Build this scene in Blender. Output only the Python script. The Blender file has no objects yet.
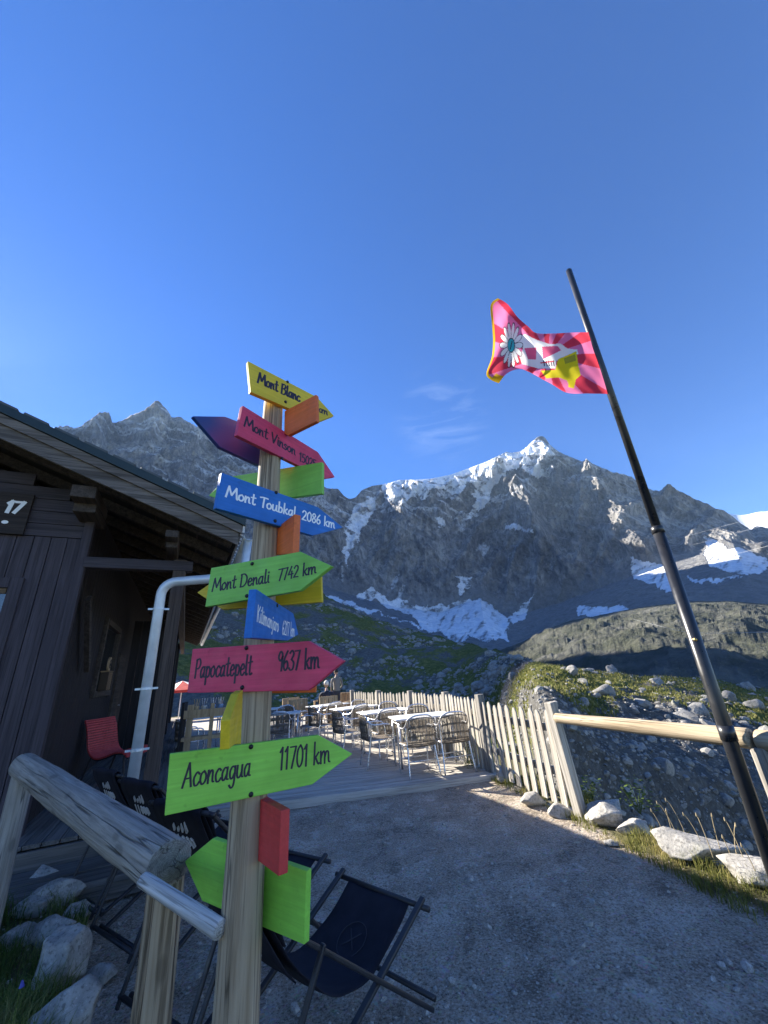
import bpy, math, random
import numpy as np
from mathutils import Vector, Matrix, Euler, Quaternion

# ---------------------------------------------------------------- camera, sky, sun, exposure
FOC, PITCH, ROLL, EYE = 385.0, math.radians(22.4), math.radians(4.2), 1.6
SUN_AZ, SUN_EL = math.radians(-58.0), math.radians(29.6)      # azimuth from +Y towards +X
SUN_STRENGTH, SKY_STRENGTH, EXPOSURE = 4.8, 0.069, 2.02

scene = bpy.context.scene
COL = scene.collection
cF = Vector((0, math.cos(PITCH), math.sin(PITCH)))
cU0 = Vector((0, -math.sin(PITCH), math.cos(PITCH)))
cR0 = Vector((1, 0, 0))
cR = cR0 * math.cos(ROLL) - cU0 * math.sin(ROLL)
cU = cR0 * math.sin(ROLL) + cU0 * math.cos(ROLL)
cam_d = bpy.data.cameras.new('camera')
cam_d.sensor_fit = 'HORIZONTAL'
cam_d.sensor_width = 36.0
cam_d.lens = 36.0 * FOC / 768.0
cam_d.clip_start, cam_d.clip_end = 0.05, 30000
cam = bpy.data.objects.new('camera', cam_d)
COL.objects.link(cam)
m = Matrix(((cR.x, cU.x, -cF.x), (cR.y, cU.y, -cF.y), (cR.z, cU.z, -cF.z))).to_4x4()
m.translation = (0, 0, EYE)
cam.matrix_world = m
scene.camera = cam
scene.render.resolution_x, scene.render.resolution_y = 768, 1024

world = bpy.data.worlds.new('World')
scene.world = world
world.use_nodes = True
wn, wl = world.node_tree.nodes, world.node_tree.links
wn.clear()
w_out = wn.new('ShaderNodeOutputWorld')
w_bg = wn.new('ShaderNodeBackground')
w_bg.inputs['Strength'].default_value = SKY_STRENGTH
w_sky = wn.new('ShaderNodeTexSky')
w_sky.sky_type = 'NISHITA'
w_sky.sun_disc = False
w_sky.sun_elevation = SUN_EL
w_sky.sun_rotation = SUN_AZ
w_sky.altitude = 3000
w_sky.air_density = 1.1
w_sky.dust_density = 0.3
w_sky.ozone_density = 2.2
# thin cirrus wisps, placed by direction on the sky dome
w_tc = wn.new('ShaderNodeTexCoord')
w_map = wn.new('ShaderNodeMapping')
w_map.inputs['Scale'].default_value = (5.0, 5.0, 24.0)
w_map.inputs['Rotation'].default_value = (0.3, -0.25, 0)
w_n = wn.new('ShaderNodeTexNoise')
w_n.inputs['Scale'].default_value = 1.3
w_n.inputs['Detail'].default_value = 6
w_n.inputs['Roughness'].default_value = 0.62
w_n.inputs['Distortion'].default_value = 0.7
w_r = wn.new('ShaderNodeMapRange')
w_r.inputs['From Min'].default_value = 0.47
w_r.inputs['From Max'].default_value = 0.85
w_r.inputs['To Max'].default_value = 0.18
def wisp(direction, c0, c1):
    d = wn.new('ShaderNodeVectorMath'); d.operation = 'DOT_PRODUCT'
    d.inputs[1].default_value = Vector(direction).normalized()
    nrm = wn.new('ShaderNodeVectorMath'); nrm.operation = 'NORMALIZE'
    wl.new(w_tc.outputs['Generated'], nrm.inputs[0])
    wl.new(nrm.outputs[0], d.inputs[0])
    r = wn.new('ShaderNodeMapRange'); r.interpolation_type = 'SMOOTHSTEP'
    r.inputs['From Min'].default_value = c0
    r.inputs['From Max'].default_value = c1
    wl.new(d.outputs['Value'], r.inputs['Value'])
    return r.outputs[0]
def ray(px, py):
    return cF + cR * ((px - 384) / FOC) + cU * ((512 - py) / FOC)
w_m1 = wisp(ray(442, 416), math.cos(math.radians(8.0)), math.cos(math.radians(0.0)))
w_m2 = wisp(ray(745, 412), math.cos(math.radians(7.0)), 1.0)
w_m3 = wisp(ray(20, 220), math.cos(math.radians(10.0)), 1.0)
w_a = wn.new('ShaderNodeMath'); w_a.operation = 'MULTIPLY_ADD'
wl.new(w_m2, w_a.inputs[0]); w_a.inputs[1].default_value = 0.08; wl.new(w_m1, w_a.inputs[2])
w_a2 = wn.new('ShaderNodeMath'); w_a2.operation = 'MULTIPLY_ADD'
wl.new(w_m3, w_a2.inputs[0]); w_a2.inputs[1].default_value = 0.0; wl.new(w_a.outputs[0], w_a2.inputs[2])
w_mul = wn.new('ShaderNodeMath'); w_mul.operation = 'MULTIPLY'
wl.new(w_tc.outputs['Generated'], w_map.inputs['Vector'])
wl.new(w_map.outputs[0], w_n.inputs['Vector'])
wl.new(w_n.outputs['Fac'], w_r.inputs['Value'])
wl.new(w_r.outputs[0], w_mul.inputs[0]); wl.new(w_a2.outputs[0], w_mul.inputs[1])
w_mix = wn.new('ShaderNodeMix'); w_mix.data_type = 'RGBA'
wl.new(w_mul.outputs[0], w_mix.inputs['Factor'])
w_hs = wn.new('ShaderNodeHueSaturation')
w_hs.inputs['Saturation'].default_value = 1.3
w_hs.inputs['Value'].default_value = 1.0
w_hs.inputs['Hue'].default_value = 0.514
wl.new(w_sky.outputs['Color'], w_hs.inputs['Color'])
wl.new(w_hs.outputs['Color'], w_mix.inputs['A'])
w_mix.inputs['B'].default_value = (4.6, 5.4, 6.6, 1)
wl.new(w_mix.outputs['Result'], w_bg.inputs['Color'])
wl.new(w_bg.outputs[0], w_out.inputs['Surface'])

sun_d = bpy.data.lights.new('sun', 'SUN')
sun_d.energy = SUN_STRENGTH
sun_d.angle = math.radians(0.53)
sun_d.color = (1.0, 0.93, 0.82)
sun = bpy.data.objects.new('sun', sun_d)
COL.objects.link(sun)
sd = Vector((math.sin(SUN_AZ) * math.cos(SUN_EL), math.cos(SUN_AZ) * math.cos(SUN_EL), math.sin(SUN_EL)))
sun.rotation_euler = (-sd).to_track_quat('-Z', 'Y').to_euler()
sun.location = (0, 0, 30)

vs = scene.view_settings
vs.view_transform = 'Standard'
vs.look = 'None'
vs.gamma = 1.0
vs.exposure = EXPOSURE
vs.use_curve_mapping = False

# ---------------------------------------------------------------- pixel helpers (surveying the photo)
def at_z(px, py, z):
    d = ray(px, py)
    return Vector((0, 0, EYE)) + d * ((z - EYE) / d.z)
def at_d(px, py, D):                      # point at horizontal distance D
    d = ray(px, py)
    return Vector((0, 0, EYE)) + d * (D / math.hypot(d.x, d.y))
def azel(px, py):
    d = ray(px, py)
    return math.degrees(math.atan2(d.x, d.y)), math.degrees(math.atan2(d.z, math.hypot(d.x, d.y)))

RND = random.Random(7)
PI = math.pi

# ---------------------------------------------------------------- numpy noise
def _h(ix, iy, iz, seed):
    n = (ix.astype(np.int64) * 374761393 + iy.astype(np.int64) * 668265263 + iz.astype(np.int64) * 2147483647 + seed * 1274126177) & 0xffffffff
    n = ((n ^ (n >> 13)) * 1274126177) & 0xffffffff
    n = ((n ^ (n >> 16)) * 2246822519) & 0xffffffff
    return ((n ^ (n >> 15)) & 0xffff) / 32767.5 - 1.0
def noise3(x, y, z, seed=0):
    x, y, z = np.broadcast_arrays(np.asarray(x, float), np.asarray(y, float), np.asarray(z, float))
    ix, iy, iz = np.floor(x), np.floor(y), np.floor(z)
    fx, fy, fz = x - ix, y - iy, z - iz
    u, v, w = (t * t * t * (t * (t * 6 - 15) + 10) for t in (fx, fy, fz))
    r = 0
    for dz in (0, 1):
        for dy in (0, 1):
            for dx in (0, 1):
                hx = ix + dx; hy = iy + dy; hz = iz + dz
                g = (_h(hx, hy, hz, seed) * (fx - dx) + _h(hx, hy, hz, seed + 11) * (fy - dy) + _h(hx, hy, hz, seed + 23) * (fz - dz))
                r = r + g * (u if dx else 1 - u) * (v if dy else 1 - v) * (w if dz else 1 - w)
    return r * 1.3
def fbm(x, y, z=0.0, octv=5, seed=0, gain=0.5, lac=2.03):
    a, s, r = 1.0, 1.0, 0
    for o in range(octv):
        r = r + a * noise3(np.asarray(x) * s + o * 7.1, np.asarray(y) * s + o * 3.7, np.asarray(z) * s, seed + o)
        a *= gain; s *= lac
    return r
def ridged(x, y, z=0.0, octv=4, seed=0, gain=0.5, lac=2.1):
    a, s, r, t = 1.0, 1.0, 0, 0
    for o in range(octv):
        n = 1 - np.abs(noise3(np.asarray(x) * s + o * 5.3, np.asarray(y) * s + o * 9.1, np.asarray(z) * s, seed + o)) * 1.6
        r = r + a * n; t += a
        a *= gain; s *= lac
    return r / t

# ---------------------------------------------------------------- mesh helpers
class MB:
    def __init__(self):
        self.v, self.f = [], []
    def add(self, vs_, fs_):
        b = len(self.v)
        self.v.extend([tuple(p) for p in vs_])
        self.f.extend([tuple(i + b for i in f) for f in fs_])
        return self
    def box(self, c, s, rot=None, M=None):
        x, y, z = s[0] / 2, s[1] / 2, s[2] / 2
        pts = [Vector(p) for p in ((-x, -y, -z), (x, -y, -z), (x, y, -z), (-x, y, -z), (-x, -y, z), (x, -y, z), (x, y, z), (-x, y, z))]
        if rot is not None:
            R = Euler(rot).to_matrix()
            pts = [R @ p for p in pts]
        pts = [p + Vector(c) for p in pts]
        if M is not None:
            pts = [M @ p for p in pts]
        return self.add(pts, [(0, 3, 2, 1), (4, 5, 6, 7), (0, 1, 5, 4), (1, 2, 6, 5), (2, 3, 7, 6), (3, 0, 4, 7)])
    def beam(self, p0, p1, w, h, up=(0, 0, 1)):
        p0, p1 = Vector(p0), Vector(p1)
        d = (p1 - p0).normalized()
        s = d.cross(Vector(up))
        if s.length < 1e-4:
            s = d.cross(Vector((1, 0, 0)))
        s.normalize()
        u = s.cross(d)
        pts = []
        for p in (p0, p1):
            for a, b in ((-1, -1), (1, -1), (1, 1), (-1, 1)):
                pts.append(p + s * (a * w / 2) + u * (b * h / 2))
        return self.add(pts, [(3, 2, 1, 0), (4, 5, 6, 7), (0, 1, 5, 4), (1, 2, 6, 5), (2, 3, 7, 6), (3, 0, 4, 7)])
    def tube(self, pts, r, n=8, cap=True):
        pts = [Vector(p) for p in pts]
        rs = r if isinstance(r, (list, tuple)) else [r] * len(pts)
        b = len(self.v)
        t = (pts[1] - pts[0]).normalized()
        up = Vector((0, 0, 1)) if abs(t.z) < 0.9 else Vector((1, 0, 0))
        s = t.cross(up).normalized()
        for i, p in enumerate(pts):
            if 0 < i < len(pts) - 1:
                t = (pts[i + 1] - pts[i - 1]).normalized()
            elif i == len(pts) - 1:
                t = (pts[i] - pts[i - 1]).normalized()
            s = (s - t * s.dot(t)).normalized()
            u = t.cross(s)
            for k in range(n):
                a = 2 * PI * k / n
                self.v.append(tuple(p + (s * math.cos(a) + u * math.sin(a)) * rs[i]))
        for i in range(len(pts) - 1):
            for k in range(n):
                k2 = (k + 1) % n
                self.f.append((b + i * n + k, b + i * n + k2, b + (i + 1) * n + k2, b + (i + 1) * n + k))
        if cap:
            self.f.append(tuple(b + k for k in reversed(range(n))))
            self.f.append(tuple(b + (len(pts) - 1) * n + k for k in range(n)))
        return self
    def prism(self, poly, ext):
        poly = [Vector(p) for p in poly]
        ext = Vector(ext)
        n = len(poly)
        b = len(self.v)
        self.v.extend([tuple(p) for p in poly] + [tuple(p + ext) for p in poly])
        self.f.append(tuple(b + i for i in range(n)))
        self.f.append(tuple(b + n + i for i in reversed(range(n))))
        for i in range(n):
            j = (i + 1) % n
            self.f.append((b + j, b + i, b + n + i, b + n + j))
        return self
    def grid(self, P):                       # P[i][j] points
        n, k = len(P), len(P[0])
        b = len(self.v)
        for row in P:
            self.v.extend([tuple(p) for p in row])
        for i in range(n - 1):
            for j in range(k - 1):
                self.f.append((b + i * k + j, b + i * k + j + 1, b + (i + 1) * k + j + 1, b + (i + 1) * k + j))
        return self
    def build(self, name, mat, parent=None, smooth=False, M=None, bevel=0, recalc=True):
        me = bpy.data.meshes.new(name)
        me.from_pydata(self.v, [], self.f)
        if recalc:
            import bmesh
            bm = bmesh.new(); bm.from_mesh(me)
            bmesh.ops.recalc_face_normals(bm, faces=bm.faces)
            bm.to_mesh(me); bm.free()
        if smooth:
            me.polygons.foreach_set('use_smooth', [True] * len(me.polygons))
        me.update()
        return link(name, me, mat, parent, M, bevel, smooth)
def link(name, me, mat, parent=None, M=None, bevel=0, smooth=False):
    o = bpy.data.objects.new(name, me)
    COL.objects.link(o)
    if mat is not None:
        for mm in (mat if isinstance(mat, (list, tuple)) else [mat]):
            me.materials.append(mm)
    if M is not None:
        o.matrix_basis = M
    if parent is not None:
        o.parent = parent                      # vertices are in the parent's space
    if bevel:
        b = o.modifiers.new('bevel', 'BEVEL')
        b.width = bevel; b.segments = 2; b.limit_method = 'ANGLE'; b.angle_limit = math.radians(40)
    return o
def thing(name, label, cat, loc=(0, 0, 0), rz=0.0, group=None):
    o = bpy.data.objects.new(name, None)
    COL.objects.link(o)
    o.empty_display_size = 0.1
    o.location = loc
    o.rotation_euler = (0, 0, rz)
    o['label'] = label; o['category'] = cat
    if group:
        o['group'] = group
    return o
def tag(o, label=None, cat=None, group=None, kind=None):
    if label: o['label'] = label
    if cat: o['category'] = cat
    if group: o['group'] = group
    if kind: o['kind'] = kind
    return o
def kids(o):
    return [c for c in bpy.data.objects if c.parent == o]
def copy_thing(o, label, loc, rz=0.0, group=None):
    def rec(src, par):
        c = src.copy(); COL.objects.link(c)
        if par is not None:
            c.parent = par
        for ch in kids(src):
            rec(ch, c)
        return c
    r = rec(o, None)
    r.location = loc; r.rotation_euler = (0, 0, rz); r['label'] = label
    if group: r['group'] = group
    return r
def numpy_mesh(name, V, quads, smooth=True):
    me = bpy.data.meshes.new(name)
    nv, nf = len(V), len(quads)
    me.vertices.add(nv)
    me.vertices.foreach_set('co', np.ascontiguousarray(V, dtype=np.float32).ravel())
    k = quads.shape[1]
    me.loops.add(nf * k)
    me.loops.foreach_set('vertex_index', np.ascontiguousarray(quads, dtype=np.int32).ravel())
    me.polygons.add(nf)
    me.polygons.foreach_set('loop_start', np.arange(0, nf * k, k, dtype=np.int32))
    me.polygons.foreach_set('use_smooth', np.full(nf, smooth, dtype=bool))
    me.update(calc_edges=True)
    me.validate()
    return me
def grid_quads(n, k):
    i, j = np.meshgrid(np.arange(n - 1), np.arange(k - 1), indexing='ij')
    a = (i * k + j).ravel()
    return np.stack([a, a + 1, a + k + 1, a + k], 1)
def attr(me, name, vals):
    a = me.attributes.new(name, 'FLOAT', 'POINT')
    a.data.foreach_set('value', np.ascontiguousarray(vals, dtype=np.float32).ravel())

# ---------------------------------------------------------------- materials
class NT:
    def __init__(self, name):
        self.m = bpy.data.materials.new(name)
        self.m.use_nodes = True
        self.t = self.m.node_tree
        self.b = self.t.nodes['Principled BSDF']
        self.out = self.t.nodes['Material Output']
        self.tc = None
    def n(self, typ, **kw):
        nd = self.t.nodes.new(typ)
        for k, v in kw.items():
            if k in nd.inputs.keys():
                nd.inputs[k].default_value = v
            else:
                setattr(nd, k, v)
        return nd
    def l(self, a, b):
        self.t.links.new(a, b)
    def coord(self, kind='Object', scale=(1, 1, 1)):
        if self.tc is None:
            self.tc = self.n('ShaderNodeTexCoord')
        mp = self.n('ShaderNodeMapping')
        mp.inputs['Scale'].default_value = scale
        self.l(self.tc.outputs[kind], mp.inputs['Vector'])
        return mp.outputs[0]
    def noise(self, scale=5, detail=4, rough=0.55, vec=None, dist=0.0):
        nd = self.n('ShaderNodeTexNoise', Scale=scale, Detail=detail, Roughness=rough, Distortion=dist)
        if vec is not None:
            self.l(vec, nd.inputs['Vector'])
        return nd.outputs['Fac']
    def ramp(self, fac, stops):
        r = self.n('ShaderNodeValToRGB')
        e = r.color_ramp.elements
        while len(e) < len(stops):
            e.new(0.5)
        for el, (p, c) in zip(e, stops):
            el.position = p
            el.color = (c if len(c) == 4 else (*c, 1)) if isinstance(c, (tuple, list)) else (c, c, c, 1)
        self.l(fac, r.inputs[0])
        return r.outputs[0]
    def rng(self, fac, a, b, c=0.0, d=1.0):
        r = self.n('ShaderNodeMapRange')
        for k, v in zip(('From Min', 'From Max', 'To Min', 'To Max'), (a, b, c, d)):
            r.inputs[k].default_value = v
        self.l(fac, r.inputs['Value'])
        return r.outputs[0]
    def mix(self, fac, a, b, mode='MIX'):
        x = self.n('ShaderNodeMix', data_type='RGBA', blend_type=mode)
        for s, v in (('Factor', fac), ('A', a), ('B', b)):
            if isinstance(v, (int, float)):
                if s == 'Factor': x.inputs[s].default_value = v
                else: x.inputs[s].default_value = (v, v, v, 1)
            elif isinstance(v, (tuple, list)):
                x.inputs[s].default_value = (*v, 1) if len(v) == 3 else v
            else:
                self.l(v, x.inputs[s])
        return x.outputs['Result']
    def math(self, op, a, b=None):
        x = self.n('ShaderNodeMath', operation=op)
        for i, v in enumerate((a, b)):
            if v is None: continue
            if isinstance(v, (int, float)): x.inputs[i].default_value = v
            else: self.l(v, x.inputs[i])
        return x.outputs[0]
    def attr(self, name):
        a = self.n('ShaderNodeAttribute'); a.attribute_name = name
        return a.outputs['Fac']
    def color(self, c):
        if isinstance(c, (tuple, list)): self.b.inputs['Base Color'].default_value = (*c, 1)
        else: self.l(c, self.b.inputs['Base Color'])
        return self
    def rough(self, r):
        if isinstance(r, (int, float)): self.b.inputs['Roughness'].default_value = r
        else: self.l(r, self.b.inputs['Roughness'])
        return self
    def metal(self, v):
        self.b.inputs['Metallic'].default_value = v
        return self
    def spec(self, v):
        self.b.inputs['Specular IOR Level'].default_value = v
        return self
    def bump(self, h, strength=0.3, dist=0.01):
        bp = self.n('ShaderNodeBump', Strength=strength, Distance=dist)
        self.l(h, bp.inputs['Height'])
        self.l(bp.outputs[0], self.b.inputs['Normal'])
        return self

def paint(name, c, rough=0.45, var=0.18, scale=18):
    t = NT(name)
    v = t.coord('Object')
    n1 = t.noise(scale, 5, 0.6, v)
    n2 = t.noise(5.0, 4, 0.6, v)
    g = t.noise(1.0, 6, 0.65, t.coord('Object', (3.0, 75, 75)))        # brush marks and raised grain along the board
    g2 = t.noise(1.0, 5, 0.6, t.coord('Object', (5.0, 170, 170)))
    dark = tuple(x * (1 - var) for x in c)
    pale = tuple(min(1, x * (1 + var * 0.6) + 0.012) for x in c)
    col = t.ramp(n2, [(0.3, dark), (0.7, pale)])
    col = t.mix(t.rng(g, 0.42, 0.64, 0.30, 0.0), col, tuple(x * 0.55 for x in c))
    col = t.mix(t.rng(g2, 0.56, 0.70, 0.0, 0.22), col, tuple(min(1, x * 1.15 + 0.05) for x in c))
    col = t.mix(t.rng(n1, 0.63, 0.70, 0, 0.45), col, tuple(x * 0.55 + 0.01 for x in c))
    t.color(col).rough(t.rng(n1, 0.3, 0.7, rough, rough + 0.25))
    t.bump(t.math('ADD', t.math('MULTIPLY', n1, 0.5), t.math('ADD', g, t.math('MULTIPLY', g2, 0.6))), 0.18, 0.003)
    return t.m
def wood(name, c1, c2, axis=2, scale=1.0, rough=0.75, crack=0.6, bump=0.5, dist=0.006, knots=False):
    t = NT(name)
    s = [24 * scale] * 3
    s[axis] = 1.0 * scale
    s2 = [85 * scale] * 3
    s2[axis] = 2.2 * scale
    v1, v2 = t.coord('Object', tuple(s)), t.coord('Object', tuple(s2))
    n1 = t.noise(1.0, 6, 0.6, v1, 0.6)
    n2 = t.noise(1.0, 5, 0.65, v2, 0.3)
    n3 = t.noise(2.2 * scale, 3, 0.5, t.coord('Object'))
    col = t.ramp(n1, [(0.33, c1), (0.62, c2)])
    col = t.mix(t.rng(n2, 0.40, 0.50, crack, 0.0), col, tuple(x * 0.35 for x in c1))
    col = t.mix(t.rng(n3, 0.4, 0.75, 0, 0.4), col, tuple(x * 0.7 for x in c2))
    hgt = t.math('ADD', n1, n2)
    if knots:                                   # knots, long drying cracks and growth rings on the sawn ends
        vo = t.n('ShaderNodeTexVoronoi', Scale=1.0); t.l(t.coord('Object', (7, 7, 3.2)), vo.inputs['Vector'])
        kn = t.rng(vo.outputs['Distance'], 0.10, 0.17, 1, 0)
        halo = t.rng(vo.outputs['Distance'], 0.12, 0.34, 0.35, 0)
        col = t.mix(halo, col, tuple(x * 0.6 for x in c2)); col = t.mix(t.math('MULTIPLY', kn, 0.4), col, tuple(x * 0.25 for x in c1))
        ck = t.noise(1.0, 3, 0.5, t.coord('Object', (11, 11, 0.35)), 0.1)
        cr = t.rng(t.math('ABSOLUTE', t.math('SUBTRACT', ck, 0.5)), 0.0, 0.010, 1, 0)
        col = t.mix(t.math('MULTIPLY', cr, 0.75), col, tuple(x * 0.15 for x in c1))
        sx = t.n('ShaderNodeVectorMath', operation='LENGTH'); t.l(t.coord('Object', (1, 1, 0)), sx.inputs[0])
        rg = t.math('SINE', t.math('ADD', t.math('MULTIPLY', sx.outputs['Value'], 900.0), t.math('MULTIPLY', n3, 5.0)))
        gz = t.n('ShaderNodeSeparateXYZ'); t.l(t.tc.outputs['Normal'], gz.inputs[0])
        endm = t.rng(t.math('ABSOLUTE', gz.outputs[2]), 0.7, 0.9, 0, 0.35)
        col = t.mix(t.math('MULTIPLY', endm, t.rng(rg, -1, 1, 0, 1)), col, tuple(x * 0.5 for x in c1))
        hgt = t.math('SUBTRACT', hgt, t.math('MULTIPLY', cr, 0.8))
    t.color(col).rough(rough).spec(0.3)
    t.bump(hgt, bump, dist)
    return t.m
def plain(name, c, rough=0.6, metal=0.0, var=0.15, scale=20, bump=0.1, spec=0.5):
    t = NT(name)
    n = t.noise(scale, 4, 0.6, t.coord('Object'))
    t.color(t.ramp(n, [(0.3, tuple(x * (1 - var) for x in c)), (0.7, tuple(min(1, x * (1 + var)) for x in c))]))
    t.rough(t.rng(n, 0.3, 0.7, max(0.02, rough - 0.08), min(1, rough + 0.1))).metal(metal).spec(spec)
    if bump:
        t.bump(n, bump, 0.003)
    return t.m
def rock_mat(name, c1, c2, scale=6.0, lichen=0.25, dist=0.02):
    t = NT(name)
    v = t.coord('Object')
    n1 = t.noise(scale, 8, 0.65, v, 0.4)
    n2 = t.noise(scale * 9, 4, 0.7, v)
    n3 = t.noise(scale * 0.6, 3, 0.5, v)
    col = t.ramp(n1, [(0.3, c1), (0.68, c2)])
    col = t.mix(t.rng(n2, 0.52, 0.64, 0, 0.6), col, tuple(x * 0.3 for x in c1))
    col = t.mix(t.rng(n2, 0.4, 0.3, 0, 0.5), col, tuple(min(1, x * 1.35) for x in c2))
    col = t.mix(t.rng(n3, 0.55, 0.7, 0, lichen), col, (0.11, 0.12, 0.05))
    t.color(col).rough(0.9).spec(0.25)
    t.bump(t.math('ADD', n1, t.math('MULTIPLY', n2, 0.35)), 0.7, dist)
    return t.m

# ================================================================ SETTING: ground, moraine, mountain, haze
EDGE = [(3.4, -12), (3.4, -2), (3.2, 0.5), (2.85, 2.4), (2.6, 3.5), (2.42, 4.5), (2.15, 5.7), (1.7, 7.1), (1.25, 8.6), (0.6, 10.0), (-0.2, 11.5), (-1.1, 13.0), (-2.2, 16.0), (-4.0, 20.5), (-9, 24), (-40, 27)]
def edge_dist(x, y):                       # signed distance to the terrace edge, > 0 on the valley side
    E = np.array(EDGE)
    best = np.full(np.shape(x), 1e9); sgn = np.zeros(np.shape(x))
    for a, b in zip(E[:-1], E[1:]):
        d = b - a; L2 = d @ d
        t = np.clip(((x - a[0]) * d[0] + (y - a[1]) * d[1]) / L2, 0, 1)
        qx, qy = x - (a[0] + t * d[0]), y - (a[1] + t * d[1])
        dd = np.hypot(qx, qy)
        s = np.where(d[0] * (y - a[1]) - d[1] * (x - a[0]) < 0, 1.0, -1.0)
        m_ = dd < best
        best = np.where(m_, dd, best); sgn = np.where(m_, s, sgn)
    return best * sgn
def soil_mask(x, y):                       # the planted verge left of the path, and the strip by the edge
    e = edge_dist(x, y)
    strip = np.clip((e + 0.50 + 0.16 * fbm(x * 1.5, y * 1.5, 0, 3, 5)) / 0.25, 0, 1)
    # line from (-1.35,2.2) to (-4.6,6.0)
    a = np.array([-1.62, 2.86]); d = np.array([-1.65, 2.15]); d = d / np.hypot(*d)
    s = (x - a[0]) * d[1] - (y - a[1]) * d[0]
    left = np.clip((-s - 0.05 + 0.2 * fbm(x * 1.3, y * 1.3, 2, 3, 9)) / 0.3, 0, 1)
    return np.maximum(strip, left), left
def ground_z(x, y):
    e = edge_dist(x, y)
    s, left = soil_mask(x, y)
    z = 0.035 * fbm(x * 0.5, y * 0.5, 0, 3, 3) + 0.012 * fbm(x * 2.3, y * 2.3, 1, 3, 4)
    z = z - 0.03 + 0.10 * left * (0.6 + 0.7 * fbm(x * 1.1, y * 1.1, 5, 3, 8))
    z = z + 0.05 * np.clip((e + 0.45) / 0.3, 0, 1) * (0.6 + fbm(x * 2, y * 2, 3, 2, 12))
    return z - 1.3 * np.clip(e + 0.05, 0, 3.0)
gx = np.concatenate([np.arange(-60, -14, 2.0), np.arange(-14, -5, 0.25), np.arange(-5, 4.2, 0.05), np.arange(4.2, 7, 0.25)])
gy = np.concatenate([np.arange(-14, -2, 0.5), np.arange(-2, 9, 0.05), np.arange(9, 32, 0.25)])
GX, GY = np.meshgrid(gx, gy, indexing='ij')
GZ = ground_z(GX, GY)
me = numpy_mesh('ground', np.stack([GX, GY, GZ], -1).reshape(-1, 3), grid_quads(len(gx), len(gy)))
attr(me, 'soil', soil_mask(GX, GY)[0])
t = NT('gravel')
v = t.coord('Object')
big = t.noise(2.2, 7, 0.68, v, 0.2)
mid = t.noise(9, 8, 0.75, v)
fine = t.noise(60, 5, 0.8, v)
peb = t.n('ShaderNodeTexVoronoi', Scale=55.0); t.l(v, peb.inputs['Vector'])
peb2 = t.n('ShaderNodeTexVoronoi', Scale=24.0); t.l(v, peb2.inputs['Vector'])
col = t.ramp(mid, [(0.28, (0.25, 0.20, 0.148)), (0.72, (0.55, 0.46, 0.355))])
col = t.mix(t.rng(big, 0.52, 0.62, 0, 0.6), col, (0.62, 0.55, 0.46))
col = t.mix(t.rng(big, 0.46, 0.36, 0, 0.65), col, (0.15, 0.122, 0.092))
col = t.mix(t.rng(fine, 0.52, 0.64, 0, 0.8), col, (0.6, 0.55, 0.48))
col = t.mix(t.rng(fine, 0.49, 0.38, 0, 0.85), col, (0.06, 0.052, 0.042))
pat = t.noise(4.5, 6, 0.62, v, 0.1)
col = t.mix(t.rng(pat, 0.60, 0.66, 0, 0.55), col, (0.66, 0.59, 0.50))
col = t.mix(t.rng(pat, 0.40, 0.34, 0, 0.5), col, (0.13, 0.11, 0.085))
pc = t.mix(0.65, col, peb.outputs['Color'], 'MULTIPLY')
col = t.mix(t.rng(mid, 0.5, 0.6, 0, 0.5), col, pc)
soil = t.ramp(mid, [(0.3, (0.045, 0.045, 0.02)), (0.7, (0.13, 0.12, 0.055))])
soil = t.mix(t.rng(fine, 0.5, 0.65, 0, 0.4), soil, (0.2, 0.19, 0.12))
col = t.mix(t.rng(t.math('ADD', t.attr('soil'), t.math('MULTIPLY', t.math('SUBTRACT', mid, 0.5), 0.9)), 0.35, 0.65), col, soil)
t.color(col).rough(0.95).spec(0.2)
hh = t.math('ADD', t.math('MULTIPLY', fine, 0.8), t.math('MULTIPLY', t.rng(peb2.outputs['Distance'], 0, 0.6, 1, 0), 0.5))
t.bump(t.math('ADD', hh, t.math('MULTIPLY', mid, 1.2)), 0.9, 0.02)
tag(link('ground', me, t.m), 'grey gravel terrace with grassy verges', kind='structure')
M_gravel = t.m

# ---- the land beyond: one polar net surveyed from the photograph's silhouettes, its unseen left skyline shaped to cast shade
def line(pts, azs, ext_l=None, ext_r=None):
    a = [azel(px, py) for px, py in pts]
    if ext_l: a = ext_l + a
    if ext_r: a = a + ext_r
    a.sort()
    return np.interp(azs, [q[0] for q in a], [q[1] for q in a])
NA = 1050
AZ = np.linspace(-62, 66, NA)
def ip(az, *pairs):
    return np.interp(az, [p[0] for p in pairs], [p[1] for p in pairs])
ez = sorted((math.degrees(math.atan2(x, y)), math.hypot(x, y)) for x, y in EDGE if y > 0.4)
r0 = np.interp(AZ, [p[0] for p in ez], [p[1] for p in ez]) - 0.45
_k = np.exp(-np.linspace(-2, 2, 41) ** 2); _k /= _k.sum()
r0 = np.minimum(r0, np.convolve(np.pad(np.minimum(r0, 30), 20, mode='edge'), _k, 'valid'))
h0 = np.full(NA, -0.25)
r1 = np.maximum(r0 + ip(AZ, (-60, 10), (10, 10), (20, 11), (30, 17), (41, 26), (66, 34)), ip(AZ, (2, 84), (8, 76), (12, 60), (15.5, 38), (18.5, 5)))
h1 = ip(AZ, (-60, -4.0), (-12, -6), (6, -7.0), (10, -6.6), (14, -6), (20, -6.4), (30, -8.6), (41, -11.5), (66, -13))
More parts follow.
